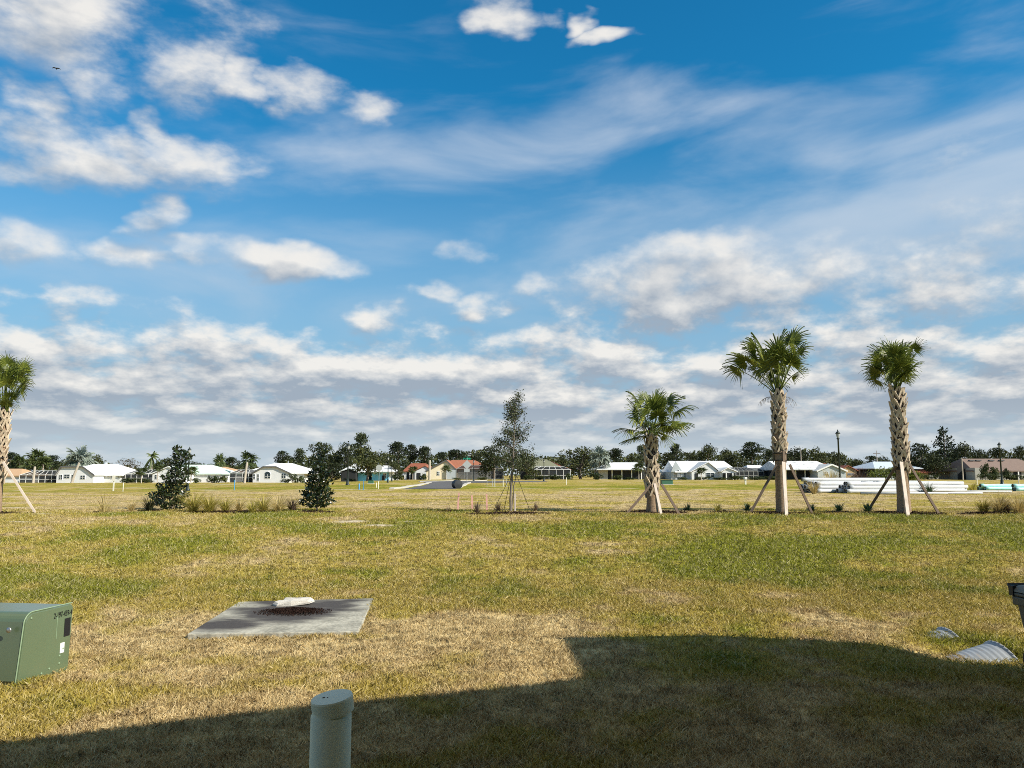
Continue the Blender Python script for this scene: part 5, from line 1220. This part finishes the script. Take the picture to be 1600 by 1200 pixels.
def make_tree(kind, seed):
    """a tree of unit height 10 m and unit width 10 m; returns (crown mesh, trunk mesh)"""
    r = np.random.default_rng(seed); q = random.Random(seed); b = MB(); L = []
    if kind in ("oak", "brown"):
        for i in range(15):
            a = q.uniform(0, 6.28); rr_ = q.uniform(1.2, 3.6); z = q.uniform(2.0, 8.2); rr_ *= math.sin(min(1, (10.2 - z) / 4.5) * 1.57)
            s_ = q.uniform(1.0, 1.9); L.append((rr_ * math.cos(a), rr_ * math.sin(a), z, s_ * 1.15, s_ * 1.15, s_ * .85))
        L += [(0, 0, 5.5, 2.6, 2.6, 2.2), (q.uniform(-.8, .8), 0, 8.6, 1.2, 1.2, 1.1)]
        V, F = lobes_leaves(L, 2300 if kind == "oak" else 1300, .50 if kind == "oak" else .36, r, .55)
        b.tube([(0, 0, -.6), (.05, 0, 1.5), (.1, 0, 3.4), (0, 0, 6)], [.36, .27, .22, .1], 8)
        for l in L[:9]: b.tube([(0, 0, q.uniform(2.0, 3.6)), (l[0] * .5, l[1] * .5, (l[2] + 2.5) / 2 + .4), l[:3]], [.13, .09, .04], 5)
    elif kind == "pine":
        for i in range(17):
            z = q.uniform(3.6, 9.5); a = q.uniform(0, 6.28); rr_ = q.uniform(.3, 3.2) * (1 if z < 8 else .6); s_ = q.uniform(.8, 1.5)
            L.append((rr_ * math.cos(a), rr_ * math.sin(a), z, s_ * 1.35, s_ * 1.35, s_ * .62))
        L.append((0, 0, 9.5, 1.1, 1.1, .6))
        V, F = lobes_leaves(L, 2000, .46, r, .35)
        b.tube([(0, 0, -.6), (.1, 0, 4), (-.05, 0, 9.3)], [.27, .2, .07], 7)
        for l in L: b.tube([(0, 0, l[2] - q.uniform(.4, 1.0)), (l[0] * .6, l[1] * .6, l[2] - .25), l[:3]], [.07, .05, .02], 4)
    elif kind == "spruce":
        for i in range(17):
            z = 1.2 + i * .52; w_ = 3.6 * (1 - (z / 10.4)) + .5
            for j in range(5):
                a = q.uniform(0, 6.28); L.append((w_ * .6 * math.cos(a), w_ * .6 * math.sin(a), z + q.uniform(-.2, .2), w_ * .55, w_ * .55, .34))
        V, F = lobes_leaves(L, 2300, .42, r, .4); b.tube([(0, 0, -.6), (0, 0, 9.8)], [.26, .04], 7)
    elif kind == "shrub":
        for i in range(9): s_ = q.uniform(1.4, 2.6); L.append((q.uniform(-3.4, 3.4), q.uniform(-3, 3), q.uniform(1.5, 7.0), s_, s_, s_ * 1.15))
        V, F = lobes_leaves(L, 900, .95, r, .5); b.tube([(0, 0, -.6), (0, 0, 5)], [.3, .15], 6)
    elif kind in ("palm", "silver", "royal"):
        vs, fs = [], []; n = {"palm": 26, "silver": 30, "royal": 16}[kind]; top = 7.6 if kind != "silver" else 5.4
        for i in range(n):
            a = i * 2.399 + q.uniform(-.2, .2); el_ = q.uniform(-.75, 1.35) if kind != "silver" else q.uniform(-.45, 1.4)
            hub = Vector((math.cos(a) * math.cos(el_), math.sin(a) * math.cos(el_), math.sin(el_))) * q.uniform(1.2, 2.1) * (1.2 if kind != "palm" else 1) + Vector((0, 0, top))
            rad = q.uniform(1.7, 2.5) * (1.25 if kind == "silver" else 1)
            ax = (hub - Vector((0, 0, top))).normalized() + Vector((0, 0, -.25))
            if kind == "royal":
                c, s2, d_ = hub.copy(), [], (hub - Vector((0, 0, top))).normalized(); p0 = Vector((0, 0, top)); side = d_.cross(Vector((0, 0, 1))).normalized() if abs(d_.z) < .98 else Vector((1, 0, 0))
                base = len(vs)
                for t in np.linspace(0, 1, 7):
                    p = p0 + d_ * (4.6 * t) - Vector((0, 0, 1)) * (2.6 * t * t); w_ = .62 * math.sin(math.pi * (t * .85 + .12)); vs += [p - side * w_ - Vector((0, 0, w_ * .7)), p, p + side * w_ - Vector((0, 0, w_ * .7))]
                for k2 in range(6): fs += [(base + 3 * k2 + j, base + 3 * k2 + j + 1, base + 3 * k2 + j + 4, base + 3 * k2 + j + 3) for j in (0, 1)]
            else:
                v2, f2 = fan(hub, ax, rad, 12, R(230), .55, q); base = len(vs); vs += v2; fs += [tuple(i_ + base for i_ in f_) for f_ in f2]
                base = len(vs); p0 = Vector((0, 0, top)); vs += [p0 + Vector((.05, 0, 0)), p0 - Vector((.05, 0, 0)), hub - Vector((.04, 0, 0)), hub + Vector((.04, 0, 0))]; fs.append((base, base + 1, base + 2, base + 3))
        V, F = np.array([tuple(v) for v in vs]), np.array(fs)
        b.tube([(0, 0, -.6), (.1, 0, top * .5), (0, 0, top + .2)], [.34, .27, .24], 8)
    mm = {"oak": "oak_far", "brown": "brown_far", "pine": "pine_far", "spruce": "pine_far", "shrub": "shrub_far", "palm": "palm_far", "silver": "silver_far", "royal": "palm_far"}[kind]
    return np_mesh(kind + "_crown", V, F, M[mm]), b.mesh("trunk", M["palm_trunk_far"] if kind in ("palm", "silver", "royal") else M["bark_far"])
NAMES = {"oak": ("oak_tree", "tree"), "brown": ("bare_tree", "tree"), "pine": ("pine_tree", "tree"), "spruce": ("norfolk_pine", "tree"), "shrub": ("shrub", "shrub"), "palm": ("cabbage_palm", "palm tree"), "silver": ("silver_palm", "palm tree"), "royal": ("feather_palm", "palm tree")}
PROTO = {kd: [make_tree(kd, 50 + 7 * i + len(kd)) for i in range(n)] for kd, n in (("oak", 4), ("pine", 4), ("brown", 2), ("spruce", 1), ("shrub", 3), ("palm", 3), ("silver", 1), ("royal", 1))}
_cnt = {}
def tree(kind, px, pt, wpx, D, label, group="trees behind the houses", base=None, depth=None):
    x = X(px, D, 0); z = g(x, D) if base is None else Z(base, D)
    i = _cnt.get(kind, 0); _cnt[kind] = i + 1
    cm, tm = PROTO[kind][i % len(PROTO[kind])]
    h = Z(pt, D) - z; w = wpx * 1.15 * D / FPX
    nm, cat = NAMES[kind]
    t = thing(nm, label, cat, (x, D, z), rnd.uniform(0, 6.28), group)
    kz = {"oak": 9.9, "brown": 9.9, "pine": 10.0, "spruce": 10.2, "shrub": 8.8, "palm": 10.3, "silver": 9.2, "royal": 9.7}[kind]
    kw = {"oak": 9.6, "brown": 9.6, "pine": 8.2, "spruce": 6.5, "shrub": 9.5, "palm": 7.2, "silver": 9.4, "royal": 8.2}[kind]
    t.scale = (w / kw, w / kw, h / kz)
    link("crown", cm, t); link("trunk", tm, t)
# kind, centre column, top row, width, distance, what singles it out
for e_ in [
    ("pine", 14, 706, 34, 235, "dark pine crown behind the tan roof at the left edge"), ("palm", 21, 716, 15, 214, "small palm left of a slightly bigger one behind the tan roof"), ("palm", 29, 712, 17, 212, "bright green palm in front of the dark pine at the left edge"),
    ("palm", 56, 704, 30, 208, "tallest bushy palm in the clump over the left pool enclosure"), ("palm", 47, 716, 20, 206, "lower left palm of the clump over the left pool enclosure"), ("palm", 66, 716, 24, 205, "lower right palm of the clump over the left pool enclosure"), ("pine", 80, 711, 26, 245, "ragged pine right of the palm clump over the left pool enclosure"),
    ("silver", 123, 696, 40, 220, "large silver grey fan palm over the farthest left white roof"), ("oak", 105, 708, 26, 232, "dark tree left of the large silver palm"), ("oak", 151, 709, 30, 225, "round green oak right of the large silver palm"), ("brown", 172, 722, 26, 236, "low reddish brown tree right of the white roof's oak"), ("brown", 205, 714, 50, 226, "wide thin brown tree between the two left pool enclosures"),
    ("royal", 236, 703, 22, 222, "feather palm standing over the mint roof"), ("oak", 262, 714, 44, 236, "dark low oak behind the leaning magnolia"), ("oak", 302, 720, 34, 262, "dark low tree right of the lamp behind the leaning magnolia"),
    ("palm", 246, 720, 14, 176, "slim young palm in front of the mint roof's left end"), ("palm", 298, 729, 20, 176, "young palm in front of the mint roof, right of the lamp"), ("palm", 221, 731, 18, 180, "small yellow green palm before the mint house's pool enclosure"),
    ("palm", 342, 710, 17, 215, "lone palm with a bare trunk over the tan hipped roof"), ("pine", 362, 714, 26, 262, "far dark pine between the lone palm and the shaggy palm"), ("oak", 330, 723, 34, 280, "far low tree left of the lone palm"), ("palm", 387, 706, 26, 208, "shaggy palm over the left end of the arched window house"),
    ("pine", 440, 704, 26, 240, "dark pine behind the right slope of the arched window house"), ("pine", 466, 700, 26, 226, "tall thin pine just left of the big oaks"), ("oak", 468, 722, 24, 215, "low dark oak beside the right eave of the arched window house"),
    ("oak", 502, 688, 52, 222, "broad grey green oak behind the upright magnolia"), ("oak", 538, 690, 44, 218, "oak crown directly behind the corner post lamp"), ("pine", 562, 676, 34, 232, "tallest pine rising over the big oaks"), ("oak", 574, 692, 56, 186, "round dark oak with a bare trunk in front of the blue walled house"), ("oak", 518, 722, 34, 208, "dark low oak under the broad grey green one"), ("oak", 604, 706, 36, 224, "olive oak right of the round dark oak"),
    ("pine", 622, 690, 34, 236, "tall pine left of the rust red roof"), ("pine", 641, 694, 30, 240, "pine crown over the left end of the rust red roof"), ("pine", 664, 697, 34, 238, "pine with sky gaps over the gap between the two red roofs"), ("oak", 618, 722, 28, 208, "dark tree against the left end of the rust red roof"), ("pine", 690, 706, 26, 262, "small far pine over the left slope of the orange roof"), ("pine", 714, 702, 30, 256, "far dark pine left of the green street name blades"), ("oak", 744, 702, 36, 236, "dark oak right of the diamond sign"),
    ("oak", 772, 694, 44, 196, "dense dark oak behind the left side of the thin young oak"), ("oak", 824, 706, 38, 200, "dark oak behind the right side of the thin young oak"), ("palm", 645, 729, 14, 196, "small palm with a pale trunk before the rust red roof"), ("palm", 697, 727, 14, 196, "slim palm before the cream gable"),
    ("pine", 880, 710, 20, 262, "small far pine over the green roof's right end"), ("oak", 907, 697, 58, 214, "big dark oak between the green roof and the silver palm"), ("silver", 937, 696, 30, 206, "silver fan palm with a pale trunk left of the low white roof"),
    ("pine", 962, 700, 34, 244, "dark tree crown behind the low white roof"), ("oak", 990, 707, 34, 246, "round dark tree left of the short palm's trunk"), ("pine", 1003, 695, 20, 256, "thin tall pine just left of the short palm's trunk"), ("palm", 998, 724, 18, 190, "small palm before the low white roof"),
    ("oak", 1044, 706, 26, 252, "round dark tree right of the short palm's trunk"), ("pine", 1058, 693, 24, 246, "pine with a tufted top over the left gable end of the white house"), ("oak", 1080, 705, 30, 250, "low dark tree over the white house's ridge, left part"), ("oak", 1106, 693, 38, 240, "tall dark oak over the middle of the white house's ridge"), ("oak", 1138, 698, 34, 244, "dark oak over the right part of the white house's ridge"), ("pine", 1176, 690, 40, 238, "tall ragged pine left of the leaning-crown palm's trunk"), ("pine", 1204, 702, 20, 262, "small umbrella shaped pine beside the leaning-crown palm's trunk"), ("oak", 1158, 714, 30, 250, "low dark tree over the white house's pool enclosure"), ("oak", 1200, 718, 34, 246, "low dark trees' end behind the white roof by the brace"),
    ("palm", 1096, 731, 16, 182, "bushy small palm before the white gabled house"), ("oak", 1250, 698, 40, 244, "dark oak right of the leaning-crown palm's trunk"), ("oak", 1280, 696, 40, 244, "dark oak over the mottled roof, left of the tall lamp"), ("oak", 1226, 703, 34, 250, "dark oak behind the leaning-crown palm's trunk"), ("oak", 1308, 704, 36, 250, "dark oak directly behind the tall lamp"), ("oak", 1338, 716, 34, 256, "low dark oak over the rust brown roof"), ("pine", 1366, 712, 28, 262, "far pine left of the pale blue roof"), ("oak", 1382, 710, 30, 264, "far dark oak over the pale blue roof"), ("oak", 1356, 722, 28, 270, "lowest dark tree in the gap left of the pale blue roof"),
    ("oak", 1440, 690, 48, 206, "dark oak just right of the round-crown palm's trunk"), ("spruce", 1479, 663, 46, 212, "tall tapering pine, the highest tree on the right"), ("oak", 1506, 690, 40, 214, "dark oak on the right flank of the tall tapering pine"), ("oak", 1462, 704, 40, 200, "dense low oak in front of the tall tapering pine"), ("oak", 1536, 700, 32, 252, "dark tree over the left end of the brown shingled roof"), ("pine", 1558, 699, 26, 258, "ragged pine behind the right lamp post"), ("oak", 1596, 694, 26, 240, "dark oak at the right edge above the brown roof"), ("oak", 1422, 716, 26, 216, "low dark oak hidden by the round-crown palm's brace"),
]: tree(*e_)
SH = "garden shrubs along the houses"
for e_ in [("shrub", 202, 745, 20, 186, "dark hedge shrub before the mint house's pool enclosure"), ("shrub", 226, 746, 22, 186, "shrub right of the small yellow green palm"), ("shrub", 305, 746, 14, 186, "low shrub under the mint roof's right eave"), ("shrub", 331, 742, 16, 190, "round green shrub right of the mint house"), ("shrub", 347, 741, 18, 192, "olive shrub at the foot of the tan roofed house"), ("shrub", 457, 738, 12, 188, "tall dark shrub at the right corner of the arched window house"), ("shrub", 446, 747, 14, 188, "low dark shrub under the arched window house's right window"), ("shrub", 470, 742, 14, 186, "brownish shrub right of the arched window house"),
           ("shrub", 545, 747, 18, 192, "yellow green shrub before the blue walled house"), ("shrub", 621, 739, 16, 190, "bright shrub left of the rust red roofed house"), ("shrub", 662, 739, 11, 192, "round dark shrub left of the cream gable"), ("shrub", 712, 746, 12, 188, "low shrub below the diamond sign"), ("shrub", 752, 745, 20, 190, "pale green shrub before the dark pool enclosure"), ("shrub", 826, 741, 18, 188, "leafy shrub before the green roofed house, left"), ("shrub", 846, 743, 18, 188, "shrub before the green roofed house, middle"), ("shrub", 866, 740, 18, 188, "tall shrub before the green roofed house, right"), ("shrub", 888, 738, 11, 188, "thin brown green shrub at the orange end of the green roofed house"), ("shrub", 930, 738, 20, 192, "dark shrub at the foot of the silver palm"), ("shrub", 964, 741, 14, 188, "light green shrub before the low white roofed house"), ("shrub", 984, 745, 18, 190, "low shrub before the low white house's dark lanai"),
           ("shrub", 1100, 744, 22, 184, "clipped hedge before the white gabled house, left half"), ("shrub", 1124, 745, 24, 184, "clipped hedge before the white gabled house's porch"), ("shrub", 1152, 742, 22, 184, "hedge before the white gabled house's pool enclosure"), ("shrub", 1182, 744, 24, 186, "hedge running towards the leaning-crown palm's left brace"), ("shrub", 1206, 742, 20, 186, "hedge end behind the leaning-crown palm's left brace"), ("shrub", 1066, 745, 14, 186, "low dark shrub at the white house's left gable"), ("shrub", 1540, 722, 12, 182, "dark rounded tall shrub at the brown shingled house's left corner"), ("shrub", 1556, 726, 13, 182, "second dark tall shrub before the brown shingled roof"), ("shrub", 1573, 729, 12, 182, "third dark shrub just left of the right lamp post"), ("shrub", 1546, 739, 26, 180, "wide low hedge before the brown shingled house"), ("shrub", 1585, 740, 26, 180, "hedge right of the right lamp post"), ("shrub", 1430, 740, 22, 188, "dark shrub behind the round-crown palm's right brace"), ("shrub", 1456, 741, 20, 196, "low dark shrub under the oaks on the right")]:
    tree(*e_, group=SH)
# the feathery bush behind the pipes
r = np.random.default_rng(15); q = random.Random(4); x, y, z = gp(1397, 762.5); k = y / FPX
L = [(q.uniform(-38, 38) * k, q.uniform(-.8, .8), 0, 11 * k, .7, 0) for i in range(22)]
L = [(a_, b_, (14 + (1 - (a_ / (46 * k)) ** 2) * q.uniform(6, 13)) * k, c_, d_, 7.5 * k) for a_, b_, _, c_, d_, _ in L]
V, F = lobes_leaves(L, 4200, .15, r, .25)
t = thing("willow_bush", "feathery yellow green bush behind the white pipes", "bush", (x, y, z))
link("foliage", np_mesh("foliage", V, F, M["bush"]), t)
b = MB()
for l in L: b.tube([(l[0] * .4, l[1] * .5, -.1), (l[0] * .8, l[1] * .8, l[2] * .6), l[:3]], [.03, .02, .01], 4)
b.build("stem", M["bark_far"], t)
# the wood far behind everything, one mass
r = np.random.default_rng(77); n = 46000
a = r.uniform(-.86, .86, n); D_ = r.uniform(330, 420, n)
wp = np.interp(800 + np.tan(a) * FPX, [-300, 0, 100, 300, 430, 480, 620, 720, 760, 870, 900, 1000, 1060, 1300, 1340, 1400, 1440, 1520, 1600, 2000], [716, 718, 722, 727, 722, 713, 707, 708, 707, 718, 713, 709, 707, 706, 718, 720, 710, 708, 705, 708])
hgt = (742 - wp) * D_ / FPX + 1.0 + (fbm(a * 55, D_ * .006, 1.0, 4) - .5) * 7.0 + (vn(a * 260, D_ * .01) - .5) * 1.8; zt = r.random(n) ** .7 * np.maximum(hgt, 3)
P = np.stack([np.tan(a) * D_, D_, gz(np.tan(a) * D_, D_) + zt], 1)
V, F = leaves(P, 1.25, .7, None, r)
tag(link("distant_wood", np_mesh("distant_wood", V, F, M["oak_far"])), "dark distant wood closing the view behind the houses", None, None, "stuff")
# utility poles and wires far right
for px, pt, lab in ((1372, 704, "thin utility pole over the pale blue roof"), (1253, 702, "thin bare pole over the mottled roof"), (1505, 716, "pale bare pole before the dark oaks on the right")):
    D_ = 215 if px != 1505 else 170; x = X(px, D_, 0); z = g(x, D_)
    t = thing("utility_pole", lab, "utility pole", (x, D_, z), 0, "utility poles")
    hh_ = Z(pt, D_) - z; MB().tube([(0, 0, -.3), (0, 0, hh_)], [.14, .10], 6).build("pole", M["palm_trunk_far"], t)
    if px == 1372: MB().box(-1.0, 1.0, -.06, .06, hh_ - .9, hh_ - .75).build("crossarm", M["bark_far"], t)
# bare leaning palm trunks by the white house
for px0, py0, px1, py1, D_, lab in ((112, 753, 122, 723, 186, "bare leaning palm trunk before the left white house's gable"), (52, 754, 53, 729, 186, "upright bare palm trunk before the left pool enclosure"), (421, 752, 385, 722, 184, "bare")):
    if lab == "bare": px0, py0, px1, py1, lab = 382, 752.5, 385, 722, "bare pale palm trunk before the shaggy palm"
    x = X(px0, D_, 0); z = g(x, D_)
    tag(MB().tube([(0, 0, -.3), ((px1 - px0) * .45 * D_ / FPX, 0, (Z(py1, D_) - z) * .5), ((px1 - px0) * D_ / FPX, 0, Z(py1, D_) - z)], [.34, .28, .26], 8).build("palm_snag", M["palm_trunk_far"], None, (x, D_, z)), lab, "palm trunk", "bare palm trunks")
tag(MB().tube([(0, 0, -.3), (0, 0, Z(719, 186) - g(X(671, 186, 0), 186))], [.3, .26], 8).build("palm_snag", M["palm_trunk_far"], None, (X(671, 186, 0), 186, g(X(671, 186, 0), 186))), "tan bare palm trunk before the left end of the cream gable", "palm trunk", "bare palm trunks")
# the bird
BY = 60.0; zb_ = Z(107, BY); bt = thing("bird", "dark bird gliding high at the upper left", "bird", (X(88, BY, zb_), BY, zb_), R(20)); bt.scale = (.75, .75, .75)
M["feather"] = mat("dark_feather", (.018, .017, .016), .8, .1, 20)
MB().tube([(0, -.26, 0), (0, -.14, .012), (0, 0, 0), (0, .16, 0), (0, .30, 0)], [.012, .045, .062, .04, .02], 8).build("body", M["feather"], bt)
for s_ in (-1, 1):
    w_ = [(.04, -.09), (.16, -.13), (.30, -.08), (.42, .02), (.40, .06), (.25, .07), (.04, .10)]
    zz = [0.02, .055, .05, -.02, -.02, .045, .02]
    vs = [(s_ * x_, y_, z_ + .008) for (x_, y_), z_ in zip(w_, zz)] + [(s_ * x_, y_, z_ - .008) for (x_, y_), z_ in zip(w_, zz)]
    n_ = len(w_); MB().add(vs, [tuple(range(n_)), tuple(range(2 * n_ - 1, n_ - 1, -1))] + [(i, (i + 1) % n_, n_ + (i + 1) % n_, n_ + i) for i in range(n_)]).build("wing", M["feather"], bt)
